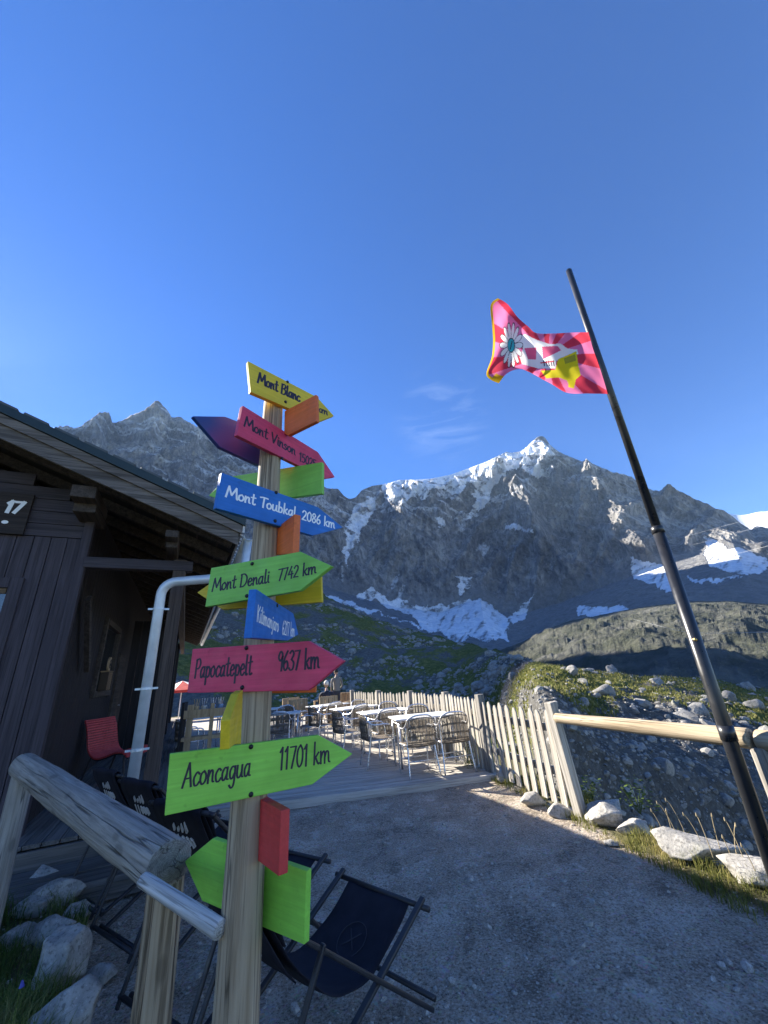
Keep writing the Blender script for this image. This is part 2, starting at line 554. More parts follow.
crest = [(215, 556), (260, 572), (300, 585), (330, 598), (365, 613), (400, 628), (446, 639), (470, 644), (500, 652), (543, 663), (560, 665), (590, 670), (620, 672), (640, 676), (660, 675), (700, 677), (722, 681), (740, 684), (768, 688)]
r1 = np.convolve(np.pad(r1, 20, mode='edge'), _k, 'valid')
e2 = line(crest, AZ, [(-62, 18.5), (-40, 18.2), (-30, 17.4)], [(50, -4.6), (66, -5)])
r2 = ip(AZ, (-62, 330), (-30, 340), (-16, 330), (-8, 250), (2, 190), (8, 165), (11, 130), (15, 92), (18, 62), (21, 50), (32, 58), (41, 70), (66, 80))
r2 = np.convolve(np.pad(r2, 20, mode='edge'), _k, 'valid')
h2 = EYE + r2 * np.tan(np.radians(e2))
knee = np.clip((AZ - 12) / 6, 0, 1)
ek = line([(500, 690), (555, 708), (600, 748), (650, 762), (700, 773), (768, 792)], AZ, [(0, -4)], [(66, -12)])
r1b = (r1 + 0.2 * (r2 - r1)) * (1 - knee) + (r1 + 3.8) * knee
h1b = (h1 + 0.2 * (h2 - h1)) * (1 - knee) + (EYE + (r1 + 3.8) * np.tan(np.radians(ek))) * knee
r3 = r2 * 1.5 + 25
h3 = h2 - ip(AZ, (-62, 8), (-16, 8), (-8, 18), (9, 26), (20, 26), (66, 22))
l4 = [(480, 657), (520, 643), (545, 630), (570, 621), (605, 614), (640, 607), (665, 604), (700, 601), (735, 601), (768, 604)]
e4 = line(l4, AZ, [(-62, 10), (-20, 8.5), (-8, 5), (4, 1.5)], [(66, 5.5)])
r4 = np.full(NA, 760.0)
h4 = EYE + r4 * np.tan(np.radians(e4))
r4b = np.full(NA, 860.0); h4b = h4 - ip(AZ, (-62, 5), (9, 5), (20, 22), (66, 22))
l6 = [(300, 575), (330, 588), (360, 598), (400, 608), (440, 613), (480, 597), (500, 612), (520, 615), (560, 604), (600, 588), (640, 574), (700, 556), (735, 548), (768, 560)]
e6 = line(l6, AZ, [(-62, 20), (-30, 19), (-18, 15.2)], [(66, 10)])
r6 = ip(AZ, (-62, 1500), (-52, 1600), (-46, 2200), (-30, 2200), (-12, 1950), (-6, 2050), (10, 2250), (24, 2300), (30, 2150), (40, 2000), (66, 2000))
h6 = EYE + r6 * np.tan(np.radians(e6))
sky_px = [(80, 433), (88, 425), (98, 417), (103, 415), (108, 416), (112, 424), (117, 423), (122, 421), (132, 415), (144, 411), (150, 406), (155, 402), (158, 402), (163, 408), (168, 411), (172, 418), (180, 417), (186, 421), (190, 423), (200, 428), (215, 437), (228, 447), (236, 455), (252, 463), (275, 470), (300, 478), (318, 485), (330, 489), (338, 489), (344, 496), (349, 499), (355, 498), (362, 490), (372, 486), (385, 484), (400, 480), (430, 479), (450, 475), (470, 468), (490, 460), (500, 455), (506, 452), (512, 453), (520, 452), (527, 447), (534, 440), (538, 437), (542, 436), (546, 439), (550, 445), (556, 450), (565, 455), (580, 461), (600, 468), (612, 474), (620, 477), (632, 478), (645, 487), (660, 494), (668, 492), (674, 493), (680, 497), (695, 502), (710, 506), (722, 513), (735, 520), (745, 526), (751, 530), (757, 526), (768, 528)]
e7 = line(sky_px, AZ, [(-62, 25.5), (-57.5, 26.6), (-56.3, 27.6), (-55.2, 31.6), (-53.5, 32), (-52, 30.4), (-51, 28.5), (-49, 28.2), (-46.5, 28.3), (-44.6, 29.0)], [(52, 11), (66, 8)])  # out-of-frame left skyline raised so that it shades the hillside
jag = ridged(AZ * 1.7, 0, 0, 4, 40) - 0.6
e7 = e7 + 0.30 * jag * ip(AZ, (-62, 1), (-8, 1), (-6, 0.35), (18, 0.35), (24, 0.8), (66, 0.8))
r7 = ip(AZ, (-62, 2000), (-54, 2050), (-50, 3000), (-42, 3200), (-25, 3000), (-15, 2650), (-7, 2500), (8, 2620), (20, 2740), (26, 2780), (34, 2900), (46, 3050), (66, 3100))  # left crest set far back, so its shade reaches the far ridge
h7 = EYE + r7 * np.tan(np.radians(e7))
r8 = r7 + 600; h8 = h7 + ip(AZ, (-62, -380), (-58, -380), (-54, 40), (-12, 60), (-8, -300), (66, -380))  # unseen back of the left massif kept high to shade the slopes
LINES = [(r0, h0), (r1, h1), (r2, h2), (r3, h3), (r4, h4), (r4b, h4b), (r6, h6), (r7, h7), (r8, h8)]
COUNTS = [46, 190, 14, 40, 8, 110, 370, 12]
rows_r, rows_h, seg, tv = [], [], [], []
for k, n in enumerate(COUNTS):
    (ra, ha), (rb, hb) = LINES[k], LINES[k + 1]
    for i in range(n):
        s = i / n
        sr = ((ra + 3) * ((rb + 3) / (ra + 3)) ** s - 3) if k in (0, 1) else ra + (rb - ra) * s
        f = (sr - ra) / (rb - ra)
        hr = ha + (hb - ha) * (f ** 0.36 if k == 0 else f)
        if k == 1:
            if s < 0.35:
                f = s / 0.35; sr = ra + (r1b - ra) * f; hr = ha + (h1b - ha) * f
            else:
                g = (s - 0.35) / 0.65; sr = (r1b + 3) * ((rb + 3) / (r1b + 3)) ** g - 3
                f = (sr - r1b) / (rb - r1b); hr = h1b + (hb - h1b) * f ** 0.85
        rows_r.append(sr); rows_h.append(hr); seg.append(k); tv.append(s)
rows_r.append(r8); rows_h.append(h8); seg.append(7); tv.append(1.0)
R = np.array(rows_r); Hh = np.array(rows_h); SEG = np.array(seg); T = np.array(tv)
NR = len(SEG)
A2 = np.radians(np.broadcast_to(AZ, R.shape))
AD = np.broadcast_to(AZ, R.shape)
X, Y = R * np.sin(A2), R * np.cos(A2)
# rock face relief: ribs and gullies running down the wall, rough at every scale
MROW = SEG >= 5
fm = np.where(SEG == 6, np.clip(T[:] * 6, 0, 1) * np.clip((1 - T) * 7, 0.0, 1), np.where(SEG == 5, 0.12 * np.clip(T, 0, 1), 0.0))[:, None]
mi = np.where(MROW)[0]; ms = slice(mi[0], NR)
xm, ym, hm = X[ms], Y[ms], Hh[ms]
adm, tm = AD[ms], np.broadcast_to(T[ms][:, None], xm.shape)
um = np.radians(adm) * 2500.0
def rmf(u, v, seed, octv, gain=0.5):          # ridged multifractal: detail gathers on the crests
    r, w_, a_, f_, tot = 0, 1.0, 1.0, 1.0, 0
    for o in range(octv):
        n_ = 1 - np.abs(noise3(u * f_ + 13.7 * o, v * f_ + 5.1 * o, 0.37 * o, seed + o)) * 1.9
        n_ = np.clip(n_, 0, 1) ** 1.6
        r = r + a_ * n_ * w_; tot += a_
        w_ = np.clip(n_ * 1.5, 0.25, 1); a_ *= gain; f_ *= 2.15
    return r / tot
wob = 60 * fbm(um / 500, hm / 500, 0, 3, 60)
ribA = rmf((um + wob + 0.30 * hm) / 520, hm / 2300, 61, 3, 0.45)
ribB = rmf((um - wob - 0.42 * hm) / 230, hm / 620, 71, 4, 0.5)
ribC = rmf((um + 0.5 * hm) / 95, hm / 150, 81, 4, 0.55)
ledge = rmf((um * 0.5) / 240, (hm + 0.35 * um) / 130, 91, 3, 0.5)
ampl = ip(AZ, (-62, 1.0), (-12, 0.85), (-6, 0.7), (10, 0.75), (18, 1.0), (27, 1.25), (36, 1.0), (66, 0.8))[None, :] * (0.65 + 0.6 * tm)
disp = (300 * (ribA - 0.35) + 150 * (ribB - 0.3) + 62 * (ribC - 0.3) + 34 * (ledge - 0.3)) * ampl
rough = fbm(xm / 75, ym / 75, hm / 75, 4, 70, 0.55)
disp = disp * fm[ms]
k_ = np.clip(1 - disp / np.maximum(R[ms], 1), 0.7, 1.3)
X[ms] *= k_; Y[ms] *= k_
Hh[ms] = Hh[ms] - disp * 0.05 * fm[ms] + (20 * (ledge - 0.3) + 10 * (ribC - .3)) * fm[ms]
seg5 = (SEG[ms] == 5)[:, None]
Hh[ms] += np.where(seg5, (14 * fbm(xm / 120, ym / 120, 0, 5, 90) + 5 * ridged(xm / 30, ym / 30, 0, 3, 91)) * np.clip(tm * 4, 0, 1) * np.clip((1 - tm) * 8, 0.2, 1), 0)
# second ridge and valley
s34 = (SEG == 3) | (SEG == 4)
x_, y_ = X[s34], Y[s34]
Hh[s34] += (9 * fbm(x_ / 60, y_ / 60, 0, 6, 95, 0.55) + 5 * (ridged(x_ / 30, y_ / 50, 0, 4, 96, .6) - .6)) * np.where(SEG[s34] == 3, np.clip(T[s34] * 5, 0, 1) * np.clip((1 - T[s34]) * 5, .15, 1), .15)[:, None]
# moraine and hillside relief, finer near the eye
sm = SEG <= 2
x_, y_, r_ = X[sm], Y[sm], R[sm]
env = np.where(SEG[sm] == 0, np.clip(T[sm] * 3, 0, 1), 1.0)[:, None]
tcrest = np.where(SEG[sm] == 1, np.clip((1 - T[sm]) * 6, 0.25, 1), np.where(SEG[sm] == 2, 0.6, 1))[:, None]
amp = np.clip(r_ / 60, 0.15, 4.5)
Hh[sm] += env * tcrest * (0.85 * amp * fbm(x_ / (6 + 0 * r_), y_ / 6, 0, 4, 101) * np.clip(40 / r_, 0.2, 1)
     + 1.3 * amp * fbm(x_ / 34, y_ / 34, 0, 5, 102) + 0.9 * np.clip((r_ - 70) / 60, 0, 2.2) * (ridged(x_ / 17, y_ / 17, 0, 4, 104) - .6) + 0.55 * np.clip(r_ / 25, .2, 1.6) * (ridged(x_ / 2.6, y_ / 2.6, 0, 3, 103) - .62) * np.clip(60 / r_, 0.4, 1))
V = np.stack([X, Y, Hh], -1)

# snow and grass, where the photograph shows them (pixel polygons looked up by direction)
def poly_mask(P, px, py):
    c = np.zeros(px.shape, bool)
    n = len(P)
    for i in range(n):
        (x1, y1), (x2, y2) = P[i], P[(i + 1) % n]
        if y1 == y2: continue
        c ^= ((y1 > py) != (y2 > py)) & (px < (x2 - x1) * (py - y1) / (y2 - y1) + x1)
    return c
def to_px(V):
    q = V - np.array([0, 0, EYE])
    z = np.maximum(q @ np.array(cF), 1e-3)
    return 384 + FOC * (q @ np.array(cR)) / z, 512 - FOC * (q @ np.array(cU)) / z
def c1(*p): return [(320 + x * .3125, 420 + y * .3125) for x, y in p]
def c2(*p): return [(530 + x * .31, 420 + y * .31) for x, y in p]
SNOW = [c1((195, 205), (240, 190), (300, 178), (400, 168), (470, 150), (540, 125), (590, 110), (640, 100), (640, 140), (600, 180), (570, 190), (545, 235), (520, 275), (490, 318), (480, 310), (500, 250), (495, 205), (470, 200), (445, 240), (410, 225), (360, 215), (330, 262), (300, 245), (260, 272), (215, 265)),
        c1((636, 104), (675, 72), (690, 64), (735, 75), (748, 110), (705, 130), (722, 170), (700, 192), (660, 170), (640, 140)),
        c1((150, 245), (190, 240), (170, 295), (125, 355), (104, 420), (76, 462), (84, 380), (88, 310)),
        c1((0, 548), (30, 560), (110, 585), (190, 620), (260, 640), (330, 660), (300, 632), (220, 600), (120, 560), (150, 540), (240, 580), (330, 590), (400, 600), (440, 572), (520, 570), (560, 600), (602, 640), (602, 704), (430, 704), (330, 668), (250, 642), (100, 600), (0, 570)),
        c1((435, 505), (484, 498), (477, 540), (450, 560)),
        c1((598, 632), (640, 600), (690, 560), (660, 615), (620, 660)),
        c1((360, 310), (385, 310), (402, 345), (385, 345)), c1((600, 330), (690, 360), (680, 366), (600, 342)),
        c2((325, 450), (380, 458), (440, 470), (462, 550), (430, 560), (405, 520), (350, 522), (325, 490)),
        c2((570, 382), (620, 398), (768, 450), (768, 492), (640, 492), (575, 462), (566, 430)),
        c2((500, 503), (600, 515), (700, 497), (690, 506), (600, 530), (520, 520)),
        c2((150, 606), (290, 597), (330, 612), (240, 642), (200, 632), (160, 640))]
PX, PY = to_px(V.reshape(-1, 3))
jx = 9 * fbm(PX / 16, PY / 16, 0, 5, 120, 0.6); jy = 9 * fbm(PX / 16, PY / 16, 4, 5, 121, 0.6)
snow = np.zeros(PX.shape)
for P in SNOW:
    snow = np.maximum(snow, poly_mask(P, PX + jx * .55, PY + jy * .55) * 1.0)
snow[: int(mi[0]) * NA] = 0
V3 = V
streak = fbm(PX / 5 + PY / 9, PY / 14 - PX / 30, 2, 4, 122).reshape(NR, NA)
# slope of each vertex
dR = np.gradient(V3, axis=0); dA = np.gradient(V3, axis=1)
Nn = np.cross(dA, dR); Nn /= np.maximum(np.linalg.norm(Nn, axis=-1, keepdims=True), 1e-9)
Nn *= np.sign(Nn[..., 2:3] + 1e-9)
snow = snow.reshape(NR, NA)
snow[ms] = np.clip(snow[ms] + 0.0, 0, 1) * np.clip((Nn[ms][..., 2] - 0.02) / 0.15 + 0.55 + (SEG[ms] == 5)[:, None] * 1.0, 0, 1)
snow[ms] = np.where((SEG[ms] == 6)[:, None], snow[ms] * np.clip(0.88 + 0.95 * fbm(um / 110, hm / 60, 6, 5, 195, 0.6), 0, 1), snow[ms])
gul = np.clip((0.17 - ribB) * 9, 0, 1) * np.clip(0.55 + 1.3 * fbm(um / 300, hm / 200, 3, 3, 190), 0, 1) * (SEG[ms] == 6)[:, None] * np.clip((adm + 9) / 3, 0, 1) * np.clip((34 - adm) / 6, 0, 1) * 0.62
snow[ms] = np.maximum(snow[ms], gul)
snow[ms] = np.maximum(snow[ms], np.clip((ledge - 0.42) * 3, 0, 1) * 0.5 * (SEG[ms] == 6)[:, None] * np.clip((hm - 500) / 500, 0, 1))
extra = np.clip((fbm(xm / 60, ym / 60, hm / 60, 4, 131) * 1.1 + (Nn[ms][..., 2] - 0.72) * 3 + (hm - 1050) / 900), 0, 1) * (SEG[ms] >= 6)[:, None] * np.clip((adm + 9) / 3, 0, 1) * 0.45
snow[ms] = np.maximum(snow[ms], extra)
snow[ms] = np.where(seg5, snow[ms] * np.clip(0.84 + 0.55 * streak[ms], 0.0, 1), snow[ms])
snow[SEG == 7] = np.where((AZ > -6) & (AZ < 28), 1.0, 0.2)[None, :]
scree = np.zeros((NR, NA))
scree[ms] = np.where(seg5, 1.0, np.clip((0.10 - tm) / 0.06 + 0.4 * rough, 0, 1))
grey_fan = poly_mask(c1((735, 480), (700, 560), (640, 640), (600, 704), (768, 704), (768, 560), (740, 500)), PX + jx, PY + jy).reshape(NR, NA)
scree = np.maximum(scree, grey_fan * 0.9 * (SEG >= 5)[:, None])
grass = np.zeros((NR, NA))
g1 = fbm(X / 55, Y / 55, 0, 4, 140) + 0.6 * fbm(X / 9, Y / 9, 0, 3, 141)
lefty = np.clip((12 - AD) / 8, 0, 1)
grass[sm] = np.clip(0.30 + 0.30 * lefty[sm] + 0.25 * (np.clip((AD[sm] - 6) / 4, 0, 1)) + 1.0 * g1[sm], 0, 1)
near_ = np.where(SEG <= 1, 1, 0)[:, None] * np.clip((AD - 13 + 7 * g1) / 7, 0, 1)
up_ = np.clip((T[:, None] - 0.45) / 0.2 + 0.5 * g1, 0, 1) * (SEG == 1)[:, None]
grass = np.where(near_ > 0.5, np.clip(up_ * (0.62 + 1.0 * g1 + 0.35 * np.clip((32 - AD) / 14, 0, 1)), 0, 1), grass)
grass[(SEG == 3) | (SEG == 4)] = np.clip(0.92 + 0.4 * g1[(SEG == 3) | (SEG == 4)], 0, 1)  # far ridge: mask set high to darken its colour, standing in for shade

# --- moraine mesh
n_m = int(np.where(SEG <= 2)[0][-1]) + 2
Vm = V[:n_m].reshape(-1, 3)
me = numpy_mesh('moraine', Vm, grid_quads(n_m, NA))
attr(me, 'grass', grass[:n_m])
t = NT('moraine_slope')
v = t.coord('Object')
n1 = t.noise(0.9, 8, 0.7, v); n2 = t.noise(6, 6, 0.7, v); n3 = t.noise(0.12, 5, 0.6, v)
vor = t.n('ShaderNodeTexVoronoi', Scale=1.6, Randomness=1.0); t.l(t.coord('Object', (1, 1, 1.4)), vor.inputs['Vector'])
vor2 = t.n('ShaderNodeTexVoronoi', Scale=5.0); t.l(v, vor2.inputs['Vector'])
rk = t.ramp(n2, [(0.3, (0.10, 0.098, 0.092)), (0.7, (0.27, 0.262, 0.245))])
vg = t.rng(vor.outputs['Color'], 0, 1, 0.45, 1.15)
rk = t.mix(1.0, rk, vg, 'MULTIPLY')
rk = t.mix(t.rng(vor2.outputs['Distance'], 0.0, 0.5, 0.0, 0.5), rk, (0.06, 0.058, 0.052))
gr = t.ramp(n1, [(0.3, (0.04, 0.06, 0.014)), (0.5, (0.10, 0.11, 0.027)), (0.68, (0.20, 0.185, 0.065))])
gr = t.mix(t.rng(n2, 0.5, 0.7, 0, 0.5), gr, (0.03, 0.045, 0.012))
gm = t.rng(t.math('ADD', t.attr('grass'), t.math('MULTIPLY', t.math('SUBTRACT', n1, 0.5), 1.3)), 0.45, 0.6)
t.color(t.mix(gm, rk, gr)).rough(0.95).spec(0.15)
t.bump(t.math('ADD', t.math('MULTIPLY', n2, 0.6), t.math('SUBTRACT', n1, t.math('MULTIPLY', vor.outputs['Distance'], 0.8))), 0.9, 0.25)
tag(link('moraine', me, t.m), 'rubble and grass slope of the moraine beyond the fence', kind='structure')

# --- mountain mesh
Vb = V[n_m - 1:].reshape(-1, 3)
me = numpy_mesh('mountain', Vb, grid_quads(NR - n_m + 1, NA), False)
attr(me, 'snow', snow[n_m - 1:]); attr(me, 'scree', scree[n_m - 1:]); attr(me, 'grass', grass[n_m - 1:])
t = NT('mountain_rock')
v = t.coord('Object', (0.001, 0.001, 0.001))
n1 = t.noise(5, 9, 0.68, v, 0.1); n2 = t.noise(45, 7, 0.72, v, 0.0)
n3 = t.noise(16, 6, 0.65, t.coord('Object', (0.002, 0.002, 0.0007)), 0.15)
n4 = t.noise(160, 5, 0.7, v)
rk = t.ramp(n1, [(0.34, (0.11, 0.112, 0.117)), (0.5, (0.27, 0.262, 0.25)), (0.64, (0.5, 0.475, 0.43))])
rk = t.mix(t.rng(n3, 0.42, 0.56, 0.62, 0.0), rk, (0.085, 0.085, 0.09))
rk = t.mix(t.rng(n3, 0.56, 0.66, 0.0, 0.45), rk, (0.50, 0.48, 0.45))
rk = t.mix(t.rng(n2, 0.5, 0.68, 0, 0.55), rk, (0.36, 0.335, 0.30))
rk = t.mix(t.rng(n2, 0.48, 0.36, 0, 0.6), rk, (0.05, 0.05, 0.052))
sc = t.ramp(n2, [(0.3, (0.15, 0.15, 0.15)), (0.7, (0.30, 0.298, 0.292))])
sc = t.mix(t.rng(n3, 0.54, 0.68, 0, 0.45), sc, (0.33, 0.34, 0.35))
sc = t.mix(t.rng(n4, 0.5, 0.7, 0, 0.4), sc, (0.07, 0.07, 0.07))
gr = t.ramp(n2, [(0.3, (0.045, 0.055, 0.036)), (0.7, (0.115, 0.118, 0.09))])  # dark olive tone of the far ridge, shade put into the colour
base = t.mix(t.attr('scree'), rk, sc)
base = t.mix(t.attr('grass'), base, gr)
sm_ = t.rng(t.math('ADD', t.attr('snow'), t.math('MULTIPLY', t.math('SUBTRACT', n2, 0.5), 1.2)), 0.34, 0.72)
sn = t.ramp(n2, [(0.32, (0.55, 0.60, 0.66)), (0.6, (0.82, 0.83, 0.85))])
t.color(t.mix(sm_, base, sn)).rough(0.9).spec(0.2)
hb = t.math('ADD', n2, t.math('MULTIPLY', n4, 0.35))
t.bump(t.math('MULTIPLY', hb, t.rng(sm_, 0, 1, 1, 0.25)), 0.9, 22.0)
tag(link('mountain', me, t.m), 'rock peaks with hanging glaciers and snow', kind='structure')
M_mtn = t.m

# --- snow dome far behind the right shoulder
azr = np.linspace(36, 60, 90)
er = line([(700, 509), (718, 511), (740, 514), (755, 511), (768, 509)], azr, [(36, 13)], [(52, 13.2), (60, 11)])
prof = [(3500, -3.2), (3700, -1.0), (3950, 0.0), (4300, -2.0)]
Pd = []
for R_, de in prof:
    for a, e in zip(azr, er):
        hh_ = EYE + 3950 * math.tan(math.radians(e + de)) + 22 * float(fbm(a * 0.9, R_ / 300, 0, 3, 150)) * (0.3 if de == 0 else 1)
        Pd.append((R_ * math.sin(math.radians(a)), R_ * math.cos(math.radians(a)), hh_))
me = numpy_mesh('snow_dome', np.array(Pd), grid_quads(4, 90))
t = NT('snow_field')
v = t.coord('Object', (0.001, 0.001, 0.001))
n1 = t.noise(6, 6, 0.6, v)
t.color(t.ramp(n1, [(0.3, (0.75, 0.77, 0.8)), (0.7, (0.86, 0.86, 0.87))])).rough(0.9).spec(0.2)
t.bump(n1, 0.5, 20)
o = link('snow_hill', me, t.m); o.modifiers.new('s', 'SUBSURF').render_levels = 2
tag(o, 'snow covered hill behind the right shoulder', kind='structure')

# --- valley floor, one sheet out to the horizon
VF = MB(); n = 48
VF.v.append((0, 0, -70))
for k in range(n):
    a = 2 * PI * k / n
    VF.v.append((4800 * math.cos(a), 4800 * math.sin(a), -70))
for k in range(n):
    VF.f.append((0, 1 + k, 1 + (k + 1) % n))
tag(VF.build('valley_floor', plain('valley', (0.17, 0.175, 0.10), 0.95, scale=0.01, bump=0)), 'valley floor', kind='structure')
HAZE_DENSITY = 0.00004

# ================================================================ THE HUT
S = 6.0 / 5.5
HUT = Vector((-3.54 * S, 4.21 * S, 0))
hA = math.radians(-27)                       # long axis of the hut, azimuth
Bd = Vector((math.cos(hA), -math.sin(hA), 0)); Ad = Vector((math.sin(hA), math.cos(hA), 0))
def hl(p):                                    # world -> hut space
    q = Vector(p) - HUT
    return Vector((q.dot(Bd), q.dot(Ad), q.z))
def on_plane(px, py, axis, val):              # photo point on a wall plane of the hut (hut space)
    d = ray(px, py); o = Vector((0, 0, EYE)) - HUT
    n_ = Bd if axis == 0 else Ad
    tt = (val - o.dot(n_)) / d.dot(n_)
    return hl(Vector((0, 0, EYE)) + d * tt)

def dark_boards(name, c1, c2):
    return wood(name, c1, c2, 2, 0.8, 0.7, 0.5, 0.35, 0.004)
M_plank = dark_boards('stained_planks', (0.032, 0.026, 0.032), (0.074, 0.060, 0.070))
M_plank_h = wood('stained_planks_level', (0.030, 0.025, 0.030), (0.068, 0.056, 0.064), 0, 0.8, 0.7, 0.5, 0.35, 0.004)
M_plank_d = dark_boards('near_black_planks', (0.012, 0.010, 0.011), (0.028, 0.023, 0.025))  # darker copy of the stained planks, for the porch side
M_beam_y = wood('stained_beams', (0.034, 0.026, 0.022), (0.085, 0.066, 0.054), 1, 0.7, 0.75, 0.6, 0.5, 0.005)
M_verge = wood('weathered_verge', (0.06, 0.05, 0.043), (0.19, 0.165, 0.145), 0, 0.7, 0.8, 0.7, 0.5, 0.005)
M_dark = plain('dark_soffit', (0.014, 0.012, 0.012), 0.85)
M_flash = plain('verge_flashing', (0.035, 0.05, 0.05), 0.45, 0.6, scale=6)
M_zinc = plain('zinc_pipe', (0.60, 0.65, 0.68), 0.42, 0.35, 0.10, 8, 0.08)
M_sheet = plain('roof_sheet', (0.10, 0.11, 0.11), 0.55, 0.5, scale=4)
M_white = plain('white_lettering', (0.82, 0.82, 0.80), 0.6, var=0.03, bump=0)
M_black = plain('black_marking', (0.015, 0.013, 0.016), 0.6, var=0.1, bump=0)
M_porch = wood('porch_boards', (0.07, 0.066, 0.062), (0.17, 0.16, 0.15), 1, 0.8, 0.85, 0.6, 0.4, 0.004)

hut = thing('wooden_hut', 'dark stained timber hut with a wide overhanging roof, left of the signpost', 'hut', HUT, -hA)
zE = 1.6 + 1.5 * S                             # underside of the verge at the eave end
xE, yV, SL = 1.79, -0.76, 0.41
def zr(x): return zE + SL * (xE - x)           # verge underside line
LEN = 15.5
XL = -8.0
# gable wall: boards with open joints, level boards above
w = MB(); y0 = 0.0
top = 3.42
x = 0.0; bw = 0.165
k = 0
RNDW = random.Random(3)
while x > -5.2:
    x2 = x - bw
    w.box(((x + x2) / 2, 0.02 + RNDW.uniform(-.003, .003), (0.0 + top) / 2), (bw - 0.007, 0.04, top))
    x = x2
w.build('wall', M_plank, hut, bevel=0.003)
w = MB(); z = top + 0.004
while z < 6.6:
    xr = min(0.0, xE - (z + 0.15 - zE) / SL)
    if xr > -5.2:
        zz = RNDW.uniform(-1.5, -0.6)
        w.box(((xr - 5.2) / 2, 0.016, z + 0.083), (xr + 5.2, 0.05, 0.160))
    z += 0.166
w.build('gable_boards', M_plank_h, hut, bevel=0.003)
# side wall (under the porch), with posts
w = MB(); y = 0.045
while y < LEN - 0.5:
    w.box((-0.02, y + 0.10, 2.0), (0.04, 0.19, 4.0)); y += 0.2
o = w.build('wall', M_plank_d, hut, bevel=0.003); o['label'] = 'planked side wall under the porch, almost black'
MB().box((-2.6, LEN - 0.4, 1.8), (5.2, 0.1, 3.6)).build('wall', M_plank, hut)
MB().box((-5.22, LEN / 2, 1.8), (0.1, LEN - 1, 3.6)).build('wall', M_plank, hut)
w = MB()
w.box((0.03, 0.0, 1.9), (0.10, 0.10, 3.8))
w.build('corner_post', M_plank, hut, bevel=0.006)
# roof
rt = 0.10
def slab(x0, z0, x1, z1, y0, y1, th, mb):
    mb.add([(x0, y0, z0), (x1, y0, z1), (x1, y1, z1), (x0, y1, z0), (x0, y0, z0 + th), (x1, y0, z1 + th), (x1, y1, z1 + th), (x0, y1, z0 + th)],
           [(0, 3, 2, 1), (4, 5, 6, 7), (0, 1, 5, 4), (1, 2, 6, 5), (2, 3, 7, 6), (3, 0, 4, 7)])
XR = -2.6                                        # ridge
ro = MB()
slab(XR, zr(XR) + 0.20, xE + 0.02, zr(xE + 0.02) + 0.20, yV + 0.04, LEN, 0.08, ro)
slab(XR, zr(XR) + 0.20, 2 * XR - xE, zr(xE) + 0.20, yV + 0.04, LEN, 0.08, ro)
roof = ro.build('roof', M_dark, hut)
co = MB()                                         # corrugated sheets on top
nC = 150
P = []
for i in range(int((LEN - yV) / 0.035)):
    y = yV - 0.02 + i * 0.035
    dz = 0.018 * math.cos(i * PI / 2 * 1.0)
    P.append([(XR, y, zr(XR) + 0.315 + dz), (xE + 0.09, y, zr(xE + 0.09) + 0.315 + dz)])
co.grid(P)
co.build('roof_sheet', plain('roof_sheet_pale', (0.32, 0.33, 0.33), 0.5, 0.3, scale=4), roof)
tr = MB(); i = 0; y = yV + 0.02
while y < LEN - 0.1:                              # scalloped eave edge
    tr.box((xE + 0.055, y, zE + 0.225), (0.028, 0.075, 0.11)); y += 0.15
tr.box((xE + 0.030, (LEN + yV) / 2, zE + 0.20), (0.02, LEN - yV - 0.1, 0.10))
tr.build('eave_trim', plain('eave_trim_pale', (0.55, 0.53, 0.50), 0.6, 0.1), roof)
ra = MB(); y = -0.35
while y < LEN:                                    # rafters under the roof
    ra.beam((XR, y, zr(XR) + 0.13), (xE - 0.04, y, zr(xE - 0.04) + 0.13), 0.09, 0.13); y += 0.72
ra.build('rafter', M_beam_y, roof)
la = MB(); x = -0.1
while x < xE:
    la.box((x, LEN / 2, zr(x) + 0.212), (0.04, LEN - 0.2, 0.03)); x += 0.28
la.build('lath', M_beam_y, roof)
# verge boards: weathered lower board, narrower upper board, dark flashing
def verge(zoff, h, y, th, x0=XR, x1=xE, extra=0):
    mb = MB()
    mb.add([(x0, y, zr(x0) + zoff), (x1, y, zr(x1) + zoff), (x1, y + th, zr(x1) + zoff), (x0, y + th, zr(x0) + zoff),
            (x0, y, zr(x0) + zoff + h), (x1, y, zr(x1) + zoff + h), (x1, y + th, zr(x1) + zoff + h), (x0, y + th, zr(x0) + zoff + h)],
           [(0, 3, 2, 1), (4, 5, 6, 7), (0, 1, 5, 4), (1, 2, 6, 5), (2, 3, 7, 6), (3, 0, 4, 7)])
    return mb
verge(0.0, 0.19, yV, 0.035).build('verge_board', M_verge, roof, bevel=0.004)
verge(0.165, 0.115, yV - 0.030, 0.028, x1=xE + 0.03).build('verge_board', M_verge, roof, bevel=0.004)
verge(0.285, 0.105, yV - 0.052, 0.055, x1=xE + 0.07).build('flashing', M_flash, roof, bevel=0.003)
nb = MB()
for i in range(14):                               # roofing lumps along the top of the verge
    x = XR + 0.2 + i * 0.31
    nb.box((x, yV + 0.03, zr(x) + 0.41), (0.26, 0.14, 0.028), (0, math.atan(SL), 0))
nb.build('capping', M_sheet, roof, bevel=0.004)
MB().tube([(XR, yV - 0.06, zr(XR) + 0.36), (XR, LEN, zr(XR) + 0.36)], 0.09, 10).build('ridge_cap', M_sheet, roof, True)
# purlin ends carried past the gable
for px, py, sz in ((84, 494, 0.25), (172, 536, 0.15)):
    q = on_plane(px, py, 1, yV + 0.20)
    p = MB().box((q.x, yV + 0.20 + 0.35, q.z + 0.02), (sz, 0.78, sz * 0.62))
    p.box((q.x, yV + 0.32 + 0.35, q.z - sz * 0.42), (sz * 0.92, 0.62, sz * 0.5))
    p.build('purlin', M_beam_y, hut, bevel=0.01)
